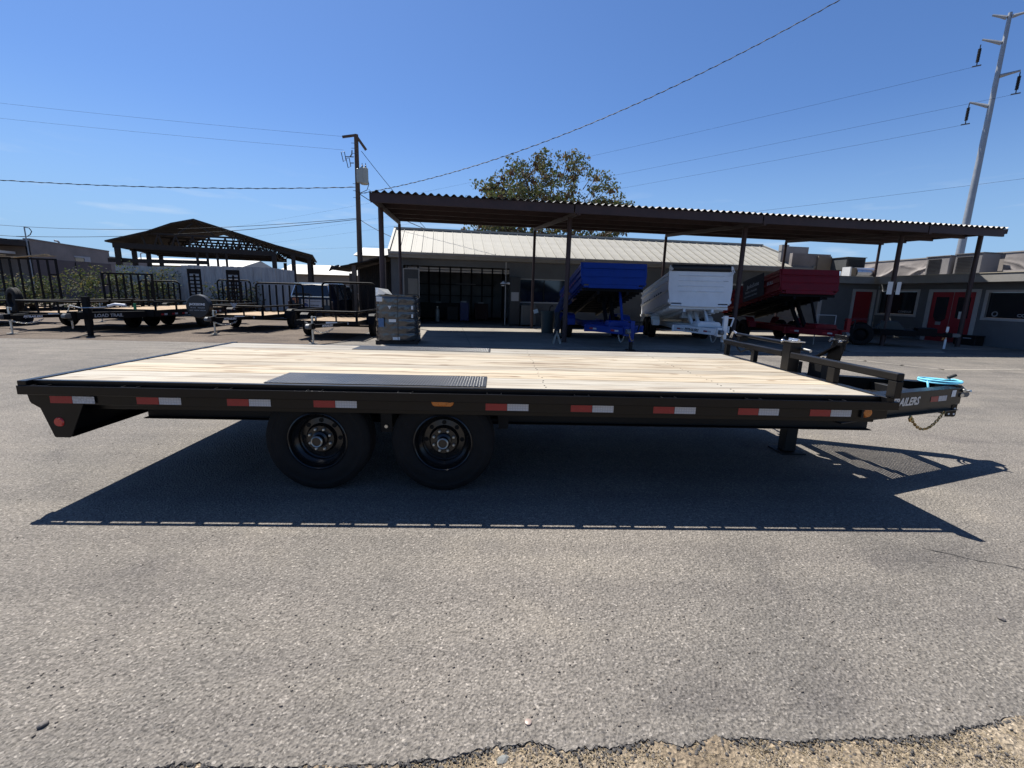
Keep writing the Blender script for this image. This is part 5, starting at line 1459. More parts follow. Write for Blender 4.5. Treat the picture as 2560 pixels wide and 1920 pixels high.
MB().prism([(.42, 1.635), (.455, 1.595), (.42, 1.59)], 'y', -.014, .014).build('nose', M_SKIN, PN, bevel=.004)
MB().box(.405, .425, -.026, .026, 1.556, 1.566).build('mouth', mat('lip', (.20, .08, .07), .6), PN)

# ------------------------------------------------------------------ small things under the carport and in the open bay
JS = thing('jack_stand', 'pale steel jack stand on the concrete at the foot of a carport post', 'jack stand', (5.17, 11.32, .012))
for sx_, sy in ((-1, -1), (1, -1), (1, 1), (-1, 1)):
    MB().bar((sx_ * .115, sy * .10, .012), (sx_ * .03, sy * .03, .30), .055, .012, (0, sy, 0)).build('leg', mat('pale_grey_steel', (.24, .23, .20), .6, .2, .3, 9), JS)
MB().box(-.03, .03, -.03, .03, .28, .36).box(-.018, .018, -.018, .018, .3605, .40).box(-.035, .035, -.03, .03, .4005, .415).build('column', MATS['pale_grey_steel'], JS)
MB().bar((.03, 0, .345), (.12, 0, .33), .018, .014).build('pawl_handle', MATS['pale_grey_steel'], JS)

TC = thing('trash_can', 'round grey green rubbish bin standing under the serving window', 'bin', (5.34, 15.62, .012))
M_BIN = mat('grey_green_plastic', (.035, .05, .052), .6, 0, .12, 5)
MB().lathe([(.0, .0), (.245, .0), (.27, .45), (.295, .84), (.315, .84), (.315, .90), (.29, .90), (.285, .86), (.24, .05)], (0, 0, 0), 'z', 28).build('tub', M_BIN, TC)
for s in (-1, 1):
    MB().tube([(s * .30, -.07, .74), (s * .355, -.05, .75), (s * .355, .05, .75), (s * .30, .07, .74)], .018, 6).build('handle', M_BIN, TC)
MB().box(-.30, -.12, -.05, .02, .905, 1.06).xform(Matrix.Rotation(R(-18), 4, 'Y')).build('cardboard_scrap', M_PAPER, TC)
MB().tube([(.05, 0, .86), (.08, 0, 1.05), (.15, 0, 1.12), (.2, 0, 1.08)], .025, 6).build('rag', M_BLACKDULL, TC)

LP = thing('bay_lamp_pole', 'thin pole with a white clamp lamp at the right side of the open bay', 'lamp pole', ew(5.48, .35), UZ)
MB().cyl((0, 0, .012), (0, 0, 3.07), .022, 8).build('pole', M_TRIM, LP)
MB().box(-.12, .12, -.12, .12, .012, .035).build('foot', M_BLACKDULL, LP)
MB().lathe([(.03, .09), (.11, .04), (.17, -.03), (.165, -.03), (.10, .03), (.0, .06)], (-.12, -.06, 2.05), 'z', 18).build('lamp_shade', M_WHITEPAINT, LP)
MB().cyl((.04, -.05, 2.06), (.28, -.08, 2.05), .05, 12).box(-.22, -.06, -.10, -.02, 1.93, 1.965).build('lamp_head', M_WHITEPAINT, LP)

GD = thing('mesh_gate', 'tall framed mesh gate standing open at the left side of the bay', 'gate', ew(.62, .05), UZ)
X0, X1 = 0.0, .70
for x in (X0, X1):
    MB().box(x, x + .045, -.02, .02, .03, 2.60).build('stile', M_FASCIA, GD)
for z in (.04, 1.25, 2.555):
    MB().box(X0 + .0455, X1 - .0005, -.02, .02, z, z + .045).build('rail', M_FASCIA, GD)
MB().box(X0 + .046, X1 - .001, -.004, .004, .086, 1.2495).box(X0 + .046, X1 - .001, -.004, .004, 1.2955, 2.5545).build('mesh_panel', mat('dark_mesh', (.05, .052, .052), .8, 0, .3, 40), GD)
MB().box(.22, .66, -.03, -.022, 1.42, 2.14).build('sheet', mat('grey_sheet', (.16, .155, .14), .8, 0, .15, 6), GD)
HS = thing('hose_coil', 'loops of dark hose hanging above the open mesh gate', 'hose', ew(.75, .1), UZ)
for k, (cx_, rr) in enumerate(((-.02, .22), (.12, .30), (.34, .32), (.40, .22))):
    MB().tube([(cx_ + rr * math.cos(a_ / 16 * 2 * PI), .03 * k, 2.74 + rr * .9 * math.sin(a_ / 16 * 2 * PI)) for a_ in range(16)], .011, 6, closed=True).build('loop', M_GREYSTEEL, HS)

GC = thing('gas_cylinder', 'silver grey gas cylinder standing on the bay floor', 'gas cylinder', ew(2.15, 2.5, .02), UZ)
MB().lathe([(0, .0), (.10, .0), (.11, .03), (.11, .55), (.09, .64), (.04, .69), (.035, .74), (0, .74)], (0, 0, 0), 'z', 20).build('body', mat('cylinder_grey', (.28, .29, .28), .4, .3, .15, 5), GC)
MB().cyl((0, 0, .74), (0, 0, .80), .05, 10).build('valve', M_ZINC, GC)
def bay_box(name, label, cat, a, b, w_, d_, h_, m, extra=None):
    t = thing(name, label, cat, ew(a, b, .02), UZ)
    MB().box(-w_ / 2, w_ / 2, -d_ / 2, d_ / 2, .06, h_).build('body', m, t, bevel=.01)
    for x in (-1, 1):
        MB().box(x * w_ * .42 - .03, x * w_ * .42 + .03, -d_ / 2 + .02, d_ / 2 - .02, .0, .059).build('foot', M_BLACKDULL, t)
    if extra: extra(t, w_, d_, h_)
    return t
def drawers(t, w_, d_, h_):
    for k in range(4):
        z = .1 + k * (h_ - .14) / 4
        MB().box(-w_ / 2 + .02, w_ / 2 - .02, -d_ / 2 - .012, -d_ / 2 - .001, z, z + (h_ - .2) / 4).build('drawer', M_BLACKDULL, t)
def topstuff(t, w_, d_, h_):
    MB().box(-.18, .12, -.1, .1, h_ + .001, h_ + .07).build('parts_tray', M_TRIM, t)
bay_box('welder_cart', 'dark blue welding cart at the middle of the open bay', 'cart', 3.58, 3.0, .46, .6, 1.02, mat('deep_blue_paint', (.006, .012, .09), .5, 0, .2, 4), topstuff)
bay_box('tool_chest', 'black tool chest beside the dark blue welding cart', 'tool chest', 2.95, 3.2, .60, .5, .80, M_BLACKDULL, drawers)
bay_box('tool_chest', 'rust red tool chest deep in the right half of the bay', 'tool chest', 4.62, 4.4, .75, .5, .95, mat('rust_paint', (.045, .016, .014), .7, 0, .3, 4), topstuff)
bay_box('workbench', 'long dark workbench along the rear wall of the bay', 'bench', 2.2, 5.2, 2.6, .7, .92, M_BLACKDULL, topstuff)
bay_box('cabinet', 'grey steel cabinet below the serving window left end', 'cabinet', 6.60, .20, .74, .5, 1.02, mat('cabinet_grey', (.10, .105, .105), .6, 0, .12, 3))
bay_box('cabinet', 'narrow dark cabinet behind the lamp pole', 'cabinet', 5.92, .28, .5, .4, 2.35, mat('cabinet_dark', (.03, .032, .034), .6, 0, .2, 3), lambda t, w_, d_, h_: MB().box(-.19, .18, -d_ / 2 - .012, -d_ / 2 - .002, 1.2, 1.62).build('paper_list', M_FADED, t))
LB = thing('long_board', 'pale board lying on a shelf on the rear wall of the bay', 'board', ew(3.9, 6.95, 2.062), UZ)
MB().box(-.7, .55, -.1, .1, 0, .05).build('board', M_TRIM, LB)

# ------------------------------------------------------------------ old lean-to at the workshop's left end
LT_ = thing('lean_to', 'old dark lean-to with a ragged sloping roof left of the workshop', 'shed', (-4.4, 18.9, 0), R(4))
q = random.Random(8)
for k in range(6):
    x0 = .0 + k * .42; x1 = x0 + .44
    z0, z1 = 2.48 + x0 * .28, 2.48 + x1 * .28
    dy = q.uniform(-.12, .12)
    MB()._add([(x0 - .05, -.2 + dy, z0 + .03 * q.random()), (x1, -.2 + dy, z1), (x1, 3.2, z1 + .06), (x0 - .05, 3.2, z0 + .06), (x0 - .05, -.2 + dy, z0 - .05), (x1, -.2 + dy, z1 - .05), (x1, 3.2, z1), (x0 - .05, 3.2, z0)],
        [(0, 1, 2, 3), (7, 6, 5, 4), (0, 4, 5, 1), (1, 5, 6, 2), (2, 6, 7, 3), (3, 7, 4, 0)]).build('roof_sheet', M_WOODOLD, LT_)
MB().prism([(-.14, 2.36), (.32, 2.60), (.30, 2.66), (.12, 2.60), (.0, 2.62)], 'y', -.35, -.2).build('loose_sheet', M_WOODOLD, LT_)
for (x, y, h_, w_) in ((.95, -.1, 2.68, .19), (.05, 3.0, 2.4, .14), (2.35, -.1, 3.05, .12)):
    MB().box(x - w_ / 2, x + w_ / 2, y - w_ / 2, y + w_ / 2, .004, h_).build('post', mat('pale_old_post', (.13, .10, .08), .85, 0, .3, 3), LT_)
for k in range(17):
    x = .80 + k * .10
    MB().box(x, x + .094, 1.6, 1.63, .004, 2.60 + .028 * k).build('wall_board', M_WOODOLD, LT_)
for k in range(11):
    z = .5 + k * .24
    MB().box(2.42, 2.60, 1.0 + .02 * (k % 2), 2.6, z, z + .20).xform(Matrix.Identity(4)).build('slat', M_WOODOLD, LT_)

# ------------------------------------------------------------------ left side: board fence, hedge, pavilion, block building
FN = thing('board_fence', 'tall weathered grey board fence behind the parked utility trailers', 'fence', (-16.4, 21.5, 0))
q = random.Random(12); x = 0.0; k = 0
while x < 9.0:
    w_ = q.uniform(.17, .21); zt = 2.46 + (.10 if x > 3.2 else 0) + q.uniform(-.02, .02) - (.0 if x < 7.6 else (x - 7.6) * .08)
    MB().box(x + .004, x + w_ - .004, q.uniform(-.012, .012), q.uniform(.016, .03), .004, zt).build('board', M_BOARD, FN)
    x += w_
for k in range(5):
    MB().box(.1 + k * 2.15, .2 + k * 2.15, .05, .15, .004, 2.4).build('post', M_WOODOLD, FN)
MB().box(0, 9.0, .032, .049, .6, .7).box(0, 9.0, .032, .049, 1.9, 2.0).build('rail', M_WOODOLD, FN)

def leaf_cloud(mb, centers, rad, count, size, q, droop=.3, slots=(0, 1, 2), flat=.7):
    for _ in range(count):
        c = q.choice(centers)
        d = Vector((q.gauss(0, 1), q.gauss(0, 1), q.gauss(0, 1)))
        d = d.normalized() * rad * (q.random() ** .45)
        p = Vector(c) + Vector((d.x, d.y, d.z * flat))
        ax = Vector((q.uniform(-1, 1), q.uniform(-1, 1), q.uniform(-1, .6) - droop)).normalized()
        sd = ax.cross(Vector((q.uniform(-1, 1), q.uniform(-1, 1), q.uniform(-1, 1)))).normalized()
        L_ = size * q.uniform(.6, 1.4); w_ = L_ * q.uniform(.22, .4)
        o = len(mb.v)
        mb.v += [tuple(p), tuple(p + ax * L_ * .5 + sd * w_), tuple(p + ax * L_), tuple(p + ax * L_ * .5 - sd * w_)]
        mb.f.append((o, o + 1, o + 2, o + 3)); mb.mi.append(q.choice(slots))
def leafmat(name, c):
    m, n, l, b = new_mat(name)
    b.inputs['Base Color'].default_value = (*c, 1); b.inputs['Roughness'].default_value = .7; b.inputs['Specular IOR Level'].default_value = .08
    tr = n.new('ShaderNodeBsdfTranslucent'); tr.inputs['Color'].default_value = (c[0] * 1.3, c[1] * 1.3, c[2] * .8, 1)
    mx = n.new('ShaderNodeMixShader'); mx.inputs[0].default_value = .22
    l.new(b.outputs[0], mx.inputs[1]); l.new(tr.outputs[0], mx.inputs[2])
    l.new(mx.outputs[0], n['Material Output'].inputs['Surface'])
    return m
LEAF = [leafmat('leaf_green', (.060, .085, .036)), leafmat('leaf_olive', (.088, .090, .044)), leafmat('leaf_grey_green', (.078, .095, .066)), leafmat('pod_brown', (.095, .058, .040)), leafmat('leaf_dry', (.15, .125, .072))]

# the tree behind the workshop
TR = thing('tree', 'broad green and brown tree with hanging pods rising behind the workshop roof', 'tree', (7.05, 33.5, 0))
TR.scale = (1.27, 1.2, 1.165)
q = random.Random(31)
tk = MB(); tips = []
def dome(p): return p.z < 10.3 - .075 * p.x ** 2 - .05 * p.y ** 2 - .28 * abs(p.x) + .3 and abs(p.x) < 5.0 and p.z > 4.0
def limb(p, d, L_, r, lev):
    pts = [p]; n = 4
    for i in range(n):
        d = (d + Vector((q.gauss(0, .16), q.gauss(0, .16), q.gauss(.03, .10)))).normalized()
        if lev and not dome(p + d * L_ / n): break
        p = p + d * L_ / n; pts.append(p)
    if len(pts) < 2: return
    tk.tube([tuple(x) for x in pts], r, 6, taper=r * .55)
    if lev >= 4 or L_ < .5:
        tips.append(p); return
    if len(pts) < 5: tips.append(p); return
    if lev >= 2: tips.append(pts[2])
    for k in range(q.choice((3, 3, 4)) if lev else 6):
        nd = (d * .55 + Vector((q.gauss(0, .62), q.gauss(0, .62), q.uniform(-.1, .5)))).normalized()
        if lev == 0:
            a = k / 6 * 2 * PI + q.uniform(-.3, .3); nd = Vector((math.cos(a) * .8, math.sin(a) * .8, q.uniform(.35, .9))).normalized()
        limb(pts[-1] if k < 2 else pts[q.randint(2, 4)], nd, L_ * q.uniform(.62, .82), r * .55, lev + 1)
limb(Vector((0, 0, 0)), Vector((.04, 0, 1)), 4.4, .26, 0)
# keep the crown inside its dome: peaked in the middle, falling to both sides
tips = [t for t in tips if dome(t)]
tw_ = MB()
while len(tips) < 420:
    x = q.uniform(-4.9, 4.9); y = q.uniform(-3.6, 3.6); z = q.uniform(4.6, 10.4)
    p = Vector((x, y, z))
    if dome(p) and (abs(x) / 5.2) ** 2 + (y / 4) ** 2 + ((z - 7) / 4.2) ** 2 < 1 and q.random() < .8:
        tips.append(p)
        if q.random() < .6: tw_.tube([tuple(p), tuple(p + Vector((-x * .2, -y * .25, -.7 - q.random() * .5)))], .012, 4, taper=.03)
tk.build('trunk', mat('tree_bark', (.08, .065, .052), .9, 0, .3, 4, .4, 30), TR)
o = tw_.build('twig', MATS['tree_bark'], TR); o['kind'] = 'stuff'
cw_ = MB()
leaf_cloud(cw_, tips, .48, 17500, .17, q, .5, (0, 0, 1, 1, 2, 2, 4))
for t in tips:                                     # hanging seed pods in bunches
    if q.random() < .5 + .07 * abs(t.x):
        c = t + Vector((q.gauss(0, .25), q.gauss(0, .25), q.uniform(-.35, .1)))
        leaf_cloud(cw_, [c], .17, q.randint(8, 20), .22, q, 1.6, (3, 3, 3, 4))
cw_.build('crown', LEAF, TR, smooth=False)
# sprays that stick out of the outline
def shrub(label, x, y, w_, d_, h_, n, seed, name='shrub'):
    t = thing(name, label, 'shrub', (x, y, 0)); q = random.Random(seed)
    cs = [(q.uniform(-w_ / 2, w_ / 2), q.uniform(-d_ / 2, d_ / 2), q.uniform(.3, h_ * q.uniform(.75, 1.0))) for _ in range(40)]
    mb = MB(); leaf_cloud(mb, cs, .42, int(n * 1.5), .11, q, .1, (0, 0, 1, 2, 2, 4), .9)
    mb.build('foliage', LEAF, t, smooth=False)
    st = MB()
    for c in cs[:14]: st.tube([(c[0] * .4, c[1] * .4, .0), tuple(c)], .016, 4)
    st.build('stem', M_WOODOLD, t)
    return t
shrub('grey green bush at the far left edge behind the tall trailer gate', -20.5, 20.2, 3.4, 1.2, 2.0, 2200, 1)
shrub('grey green bush in front of the block building, left of the board fence', -16.9, 20.4, 3.6, 1.2, 2.15, 2400, 2)
shrub('leafy bush straggling over the left end of the board fence', -14.3, 20.7, 2.6, .9, 2.45, 1500, 3)
shrub('thin climbing bush on the right half of the board fence', -10.3, 21.0, 2.6, .5, 1.75, 700, 4)

PV = thing('open_shed', 'old open timber shed with a low gable roof behind the board fence', 'shed', (-16.5, 28.48, 0), R(19.27))
def slab(x0, z0, x1, z1, y0, y1, t_=.09, m=M_WOODOLD, nm='roof_slope'):
    return MB()._add([(x0, y0, z0), (x1, y0, z1), (x1, y1, z1), (x0, y1, z0), (x0, y0, z0 - t_), (x1, y0, z1 - t_), (x1, y1, z1 - t_), (x0, y1, z0 - t_)],
                     [(0, 1, 2, 3), (7, 6, 5, 4), (0, 4, 5, 1), (1, 5, 6, 2), (2, 6, 7, 3), (3, 7, 4, 0)]).build(nm, m, PV)
slab(-4.75, 4.13, -2.56, 4.84, -.35, 8.5); slab(-2.559, 4.845, -1.26, 5.42, -.35, 8.5); slab(-1.259, 5.425, .0, 5.775, -.35, 8.5)
slab(.001, 5.775, 4.61, 4.46, -.35, 8.5); slab(4.611, 4.455, 6.95, 3.91, -.35, 8.5)
for k in range(4):
    y = k * 2.6
    MB().bar((-4.5, y, 3.90), (4.6, y, 3.86), .12, .32).build('tie_beam', M_WOODOLD, PV)
    MB().bar((4.6, y, 4.16), (6.85, y, 3.66), .10, .22).build('lean_beam', M_WOODOLD, PV)
    MB().bar((-2.7, y, 4.72), (2.8, y, 4.76), .09, .12).build('collar_beam', M_WOODOLD, PV)
    for i in range(12):
        x = -2.8 + i * .46
        zt = min(5.6 - abs(x) * .30, 4.72)
        MB().bar((x, y, 4.0), (x + (.28 if i % 2 else -.20), y, zt), .07, .09).build('web_strut', M_WOODOLD, PV)
    if k == 0:
        MB().bar((-1.0, y, 4.82), (-.1, y, 5.55), .07, .1).bar((1.0, y, 4.82), (.1, y, 5.55), .07, .1).build('web_strut', M_WOODOLD, PV)
    for i in range(9):
        x = 1.9 + i * .3
        zt = 5.62 - x * .285
        MB().bar((x, y + .06, 4.0), (x + .34, y + .06, zt - .12), .04, .05).bar((x + .34, y + .11, 4.0), (x, y + .11, zt - .04), .04, .05).build('lattice_strut', M_WOODOLD, PV)
for (x, y, w_, zt) in ((-4.28, 0, .26, 3.74), (-4.28, 2.6, .24, 3.74), (-4.28, 5.2, .24, 3.74), (-4.28, 7.8, .24, 3.74), (4.46, 0, .28, 3.70), (5.66, .05, .26, 3.85), (6.65, 0, .22, 3.58), (-.1, .1, .13, 3.74), (.48, .1, .12, 3.74), (1.05, .1, .12, 3.74), (1.57, .1, .12, 3.74), (4.46, 7.8, .24, 3.65), (6.65, 5.2, .20, 3.5)):
    MB().box(x - w_ / 2, x + w_ / 2, y - w_ / 2, y + w_ / 2, .0, zt).build('post', M_WOODOLD, PV)
MB().bar((-4.9, .20, 2.98), (.50, .20, 3.08), .07, .24).build('rail_beam', M_WOODOLD, PV)
MB().bar((-4.28, .14, 3.86), (-4.28, 7.8, 3.86), .12, .2).bar((4.46, .14, 3.80), (4.46, 7.8, 3.80), .12, .2).build('plate_beam', M_WOODOLD, PV)

BB = thing('block_building', 'long grey brown block building at the far left with one small window', 'building', (-32, 33.5, 0))
# wall runs away from the camera along +y, its lit side facing the yard
MB()._add([(0, 0, 0), (0, 7.1, 0), (0, 7.1, 4.36), (0, 0, 4.62), (-6, 0, 0), (-6, 7.1, 0), (-6, 7.1, 4.36), (-6, 0, 4.62)],
          [(0, 1, 2, 3), (4, 7, 6, 5), (0, 3, 7, 4), (1, 5, 6, 2), (3, 2, 6, 7), (0, 4, 5, 1)]).build('wall', M_ADOBE, BB)
MB().box(.002, .02, .02, 7.1, .0, 3.28).build('lower_wall', mat('purple_brown_block', (.115, .093, .090), .9, 0, .18, .7, .2, 20), BB)
MB().box(-6, .001, 7.1005, 12, 0, 3.95).build('wall', M_ADOBE, BB)
o = MB().box(.0205, .03, 3.6, 4.8, 3.30, 3.62).build('window', M_GLASS, BB)
MB().box(.0205, .06, 3.5, 5.0, 3.6205, 3.72).box(.0205, .06, 4.42, 5.0, 3.30, 3.62).build('frame', M_TRIM, o)
MB().box(.021, .06, 3.5, 3.56, 2.7, 3.2).build('downpipe', M_BLACKDULL, BB)
MB().bar((-.2, 0, 4.66), (-.2, 7.1, 4.40), .5, .09).build('coping', M_ADOBE, BB)
# open bay at its near end
MB().box(-6, -.05, -6.0, -.001, 4.1, 4.5).build('bay_roof', M_WOODOLD, BB)
MB().box(-.2, -.02, -.16, -.002, 0, 4.5).build('bay_post', M_BLACKDULL, BB)
MB().box(-5.9, -5.8, -6, -.1, 0, 4.0).build('bay_wall', M_ADOBE, BB)
for k in range(5):
    MB().box(-2.4, -2.34, -2.4, -.6, 1.6 + k * .34, 1.9 + k * .34).build('shelf_panel', mat('purple_grey_panel', (.13, .115, .14), .8, 0, .2, 2), BB)
MB().box(-1.0, -.9, -2.6, -.25, 3.52, 3.7).build('white_header', M_WHITEPAINT, BB)
VN = thing('roof_vent', 'small curved grey vent on the parapet of the block building', 'vent', (-32.1, 36.0, 4.57))
MB().tube([(0, 0, -.02), (0, 0, .12), (0, -.12, .2), (0, -.35, .2)], .07, 8).build('pipe', M_PIPE, VN)
CK = thing('timber_pile', 'pale sheets of timber stacked on top of the tall trailer gate', 'timber', (-14.9, 15.36, 2.425))
q = random.Random(5)
for (x0, x1, z0, tl) in ((-1.0, -.2, .0, .0), (-.3, .95, .0, 7), (.45, 1.2, .03, 2), (-1.35, -.7, .02, -3)):
    MB().box(x0, x1, -.12, .12, z0, z0 + .025).xform(Matrix.Rotation(R(-tl), 4, 'Y')).build('sheet', mat('pale_ply', (.30, .25, .17), .8, 0, .2, 3), CK)

# far pale buildings behind the fence
def far_building(label, x, y, w_, d_, ze, zr, rz=0, ridge='x', mw=M_TAN):
    t = thing('far_building', label, 'building', (x, y, 0), rz)
    MB().box(-w_ / 2, w_ / 2, -d_ / 2, d_ / 2, 0, ze).build('wall', mw, t)
    if ridge == 'x':
        MB().prism([(-d_ / 2 - .4, ze + .002), (d_ / 2 + .4, ze + .002), (0, zr)], 'x', -w_ / 2 - .3, w_ / 2 + .3).build('roof', M_WHITEROOF, t)
    else:
        MB().prism([(-w_ / 2 - .4, ze + .002), (w_ / 2 + .4, ze + .002), (0, zr)], 'y', -d_ / 2 - .3, d_ / 2 + .3).build('roof', M_WHITEROOF, t)
    for k in range(3):
        xx = -w_ / 2 + w_ * (k + .5) / 3
        o = MB().box(xx - .6, xx + .6, -d_ / 2 - .03, -d_ / 2 - .002, 1.2, 2.2).build('window', M_GLASS, t)
        MB().box(xx - .7, xx + .7, -d_ / 2 - .06, -d_ / 2 - .002, 1.08, 1.195).build('sill', M_TRIM, o)
    return t
far_building('far pale building with a white roof seen between fence and lean-to', -16.5, 56, 11.5, 9, 3.2, 4.5)
far_building('far white roofed building seen under the open shed', -36, 60, 15, 9, 3.9, 5.0)
far_building('far white walled building at the left edge behind the block building', -62, 58, 14, 10, 4.8, 6.4, 0, 'x', mat('white_wall', (.42, .41, .38), .8))
far_building('long beige building behind the workshop bay', 4, 42, 26, 8, 4.4, 5.4, R(6))

# ------------------------------------------------------------------ dark van behind the fourth trailer
VA = thing('van', 'dark blue black minivan with pale stickers on its rear door, behind a trailer gate', 'van', (-4.65, 16.65, .004), R(1))
M_VAN = mat('dark_van_paint', (.006, .008, .018), .3, 0, .2, 2, spec=.3, coat=.15)
sec = [(.0, .30, .62, 1.86, .95), (.08, .28, 1.05, .0, 0)]
def van_body():
    # (y, half width low, half width roof, roof z)
    st = [(.0, .90, .74, 1.00, .30), (.05, .94, .78, 1.22, .28), (.28, .96, .72, 1.74, .26), (.5, .97, .73, 1.80, .26), (2.2, .97, .75, 1.82, .26), (3.0, .97, .72, 1.76, .26), (3.75, .96, .70, 1.16, .27), (4.6, .90, .66, .92, .30), (4.72, .82, .6, .62, .36)]
    mb = MB(); ring = 10
    for (y, hw_, hr, zr, zl) in st:
        belt = min(zr - .02, 1.06)
        prof = [(-hw_ * .94, zl), (-hw_, zl + .2), (-hw_, belt - .15), (-hw_ * .97, belt), (-hr, zr - .05), (-hr * .8, zr), (hr * .8, zr), (hr, zr - .05), (hw_ * .97, belt), (hw_, belt - .15), (hw_, zl + .2), (hw_ * .94, zl)]
        mb.v += [(x, y, z) for x, z in prof]
    n = 12
    for i in range(len(st) - 1):
        for k in range(n):
            k2 = (k + 1) % n
            mb.f.append((i * n + k, i * n + k2, (i + 1) * n + k2, (i + 1) * n + k)); mb.mi.append(0)
    mb.f.append(tuple(range(n))); mb.mi.append(0)
    mb.f.append(tuple(range((len(st) - 1) * n, len(st) * n))); mb.mi.append(0)
    return mb
vb = van_body().build('body', M_VAN, VA, bevel=0, ang=50)
rg = MB()._add([(-.76, .035, 1.23), (.76, .035, 1.23), (.64, .235, 1.69), (-.64, .235, 1.69)], [(0, 1, 2, 3)]).build('rear_window', M_GLASS, VA)
MB().bar((-.80, .02, 1.21), (.80, .02, 1.21), .02, .03).bar((-.80, .02, 1.21), (-.68, .225, 1.70), .03, .025).bar((.80, .02, 1.21), (.68, .225, 1.70), .03, .025).bar((-.72, .20, 1.755), (.72, .20, 1.755), .05, .04).build('chrome_trim', M_SHINY, rg)
for (y0, y1) in ((.55, 1.35), (1.42, 2.2), (2.27, 2.95)):
    MB()._add([(.957, y0, 1.08), (.957, y1, 1.08), (.79, y1 - .03, 1.66), (.79, y0 + .03, 1.66)], [(0, 1, 2, 3)]).build('side_window', mat('reflective_glass', (.10, .11, .12), .1, .4), VA)
MB().box(-.90, .90, -.10, -.002, .36, .62).build('bumper', M_VAN, VA, bevel=.03)
pl_ = MB().box(-.37, -.06, -.03, -.012, .78, 1.10).build('badge_sticker', M_TRIM, VA)
MB().prism([(-.33, .80), (-.10, .80), (-.10, .88), (-.2, .95), (-.33, .92)], 'y', -.034, -.0305).build('emblem', mat('emblem_blue', (.02, .04, .14), .5), pl_)
for k in range(5):
    a = R(30 + k * 30)
    MB().bar((-.215 + .05 * math.cos(a), -.032, .96 + .04 * math.sin(a)), (-.215 + .14 * math.cos(a), -.032, .96 + .11 * math.sin(a)), .02, .003, (0, 1, 0)).build('emblem_ray', MATS['emblem_blue'], pl_)
pb = MB().box(-.02, .46, -.03, -.012, .78, 1.09).build('phone_sticker', M_TRIM, VA)
text('lettering', 'JACKSSONS TRAILERS', .042, M_BLACKTXT, pb, (.0, -.032, 1.0)); text('lettering', '86.862.8160', .07, M_BLACKTXT, pb, (.0, -.032, .83), bold=.002)
MB().box(.47, .64, -.03, -.012, .86, 1.10).box(.72, .82, -.03, -.012, .86, 1.10).build('paper_sticker', mat('tan_paper', (.34, .29, .22), .8), VA)
MB().box(-.74, -.50, -.03, -.012, 1.05, 1.15).box(-.64, -.50, -.03, -.012, .93, 1.049).build('orange_sticker', mat('orange_paper', (.32, .15, .09), .7), VA)
text('lettering', 'QUEST', .13, M_SILVERTXT, VA, (-.80, -.106, .45), sx=1.1)
for s in (-1, 1):
    MB().box(s * .86 - .07, s * .86 + .07, -.03, -.004, .70, 1.02).build('tail_lamp', mat('smoked_lens', (.03, .006, .007), .3), VA, bevel=.01)
    for y in (.95, 3.8):
        small_wheel(VA, s * .82, y, .33, .33, .2, flip=(s > 0), m_rim=M_GREYSTEEL)

# ------------------------------------------------------------------ poles and wires
UP = thing('utility_pole', 'brown timber utility pole with a pale transformer and bent crossarm', 'utility pole', (-4.38, 23, 0))
MB().tube([(0, 0, 0), (.02, 0, 4.5), (.05, 0, 9.55)], .165, 12, taper=.11).build('pole', M_POLEWOOD, UP)
MB().bar((-.62, -.15, 9.36), (.05, -.05, 9.50), .09, .11).bar((.06, -.05, 9.48), (.52, .1, 8.84), .09, .12).build('crossarm', M_POLEWOOD, UP)
tf = MB().lathe([(0, -.42), (.19, -.42), (.22, -.38), (.22, .36), (.19, .40), (.0, .42)], (.42, -.1, 7.50), 'z', 20).build('transformer', mat('pale_transformer', (.36, .37, .33), .5, .1, .1, 3), UP)
MB().box(.08, .40, -.34, -.20, 7.12, 7.82).build('cabinet', MATS['pale_transformer'], tf, bevel=.02)
for x in (.34, .52): MB().lathe([(.03, 0), (.05, .03), (.03, .06), (.05, .09), (.02, .12), (.015, .22)], (x, -.1, 7.92), 'z', 10).build('bushing', M_GREYSTEEL, tf)
for (x, z) in ((-.66, 8.42), (-.42, 8.12)):
    c = MB().tube([(x - .07, -.1, z + .22), (x + .10, -.1, z + .24), (x + .16, -.1, z - .16), (x + .02, -.1, z - .24)], .022, 6, closed=True).build('cutout_fuse', M_GREYSTEEL, UP)
    MB().bar((x + .14, -.1, z), (-.10, -.05, z + .02), .04, .04).build('bracket', M_GREYSTEEL, c)
MB().tube([(-.28, -.1, 8.42), (-.18, -.1, 8.55), (-.16, -.1, 8.75)], .03, 6).build('arrester', M_GREYSTEEL, UP)
for z in (8.85, 9.1, 6.4, 6.75, 7.1, 8.6): MB().bar((-.19, -.1, z), (.19, -.1, z), .02, .02).build('step_bolt', M_GREYSTEEL, UP)
MB().tube([(.60, -.1, 7.4), (.66, -.1, 7.1), (.55, -.1, 6.8), (.2, -.1, 6.65), (-.1, -.1, 6.75)], .018, 6).build('drop_cable', M_WIRE, UP)

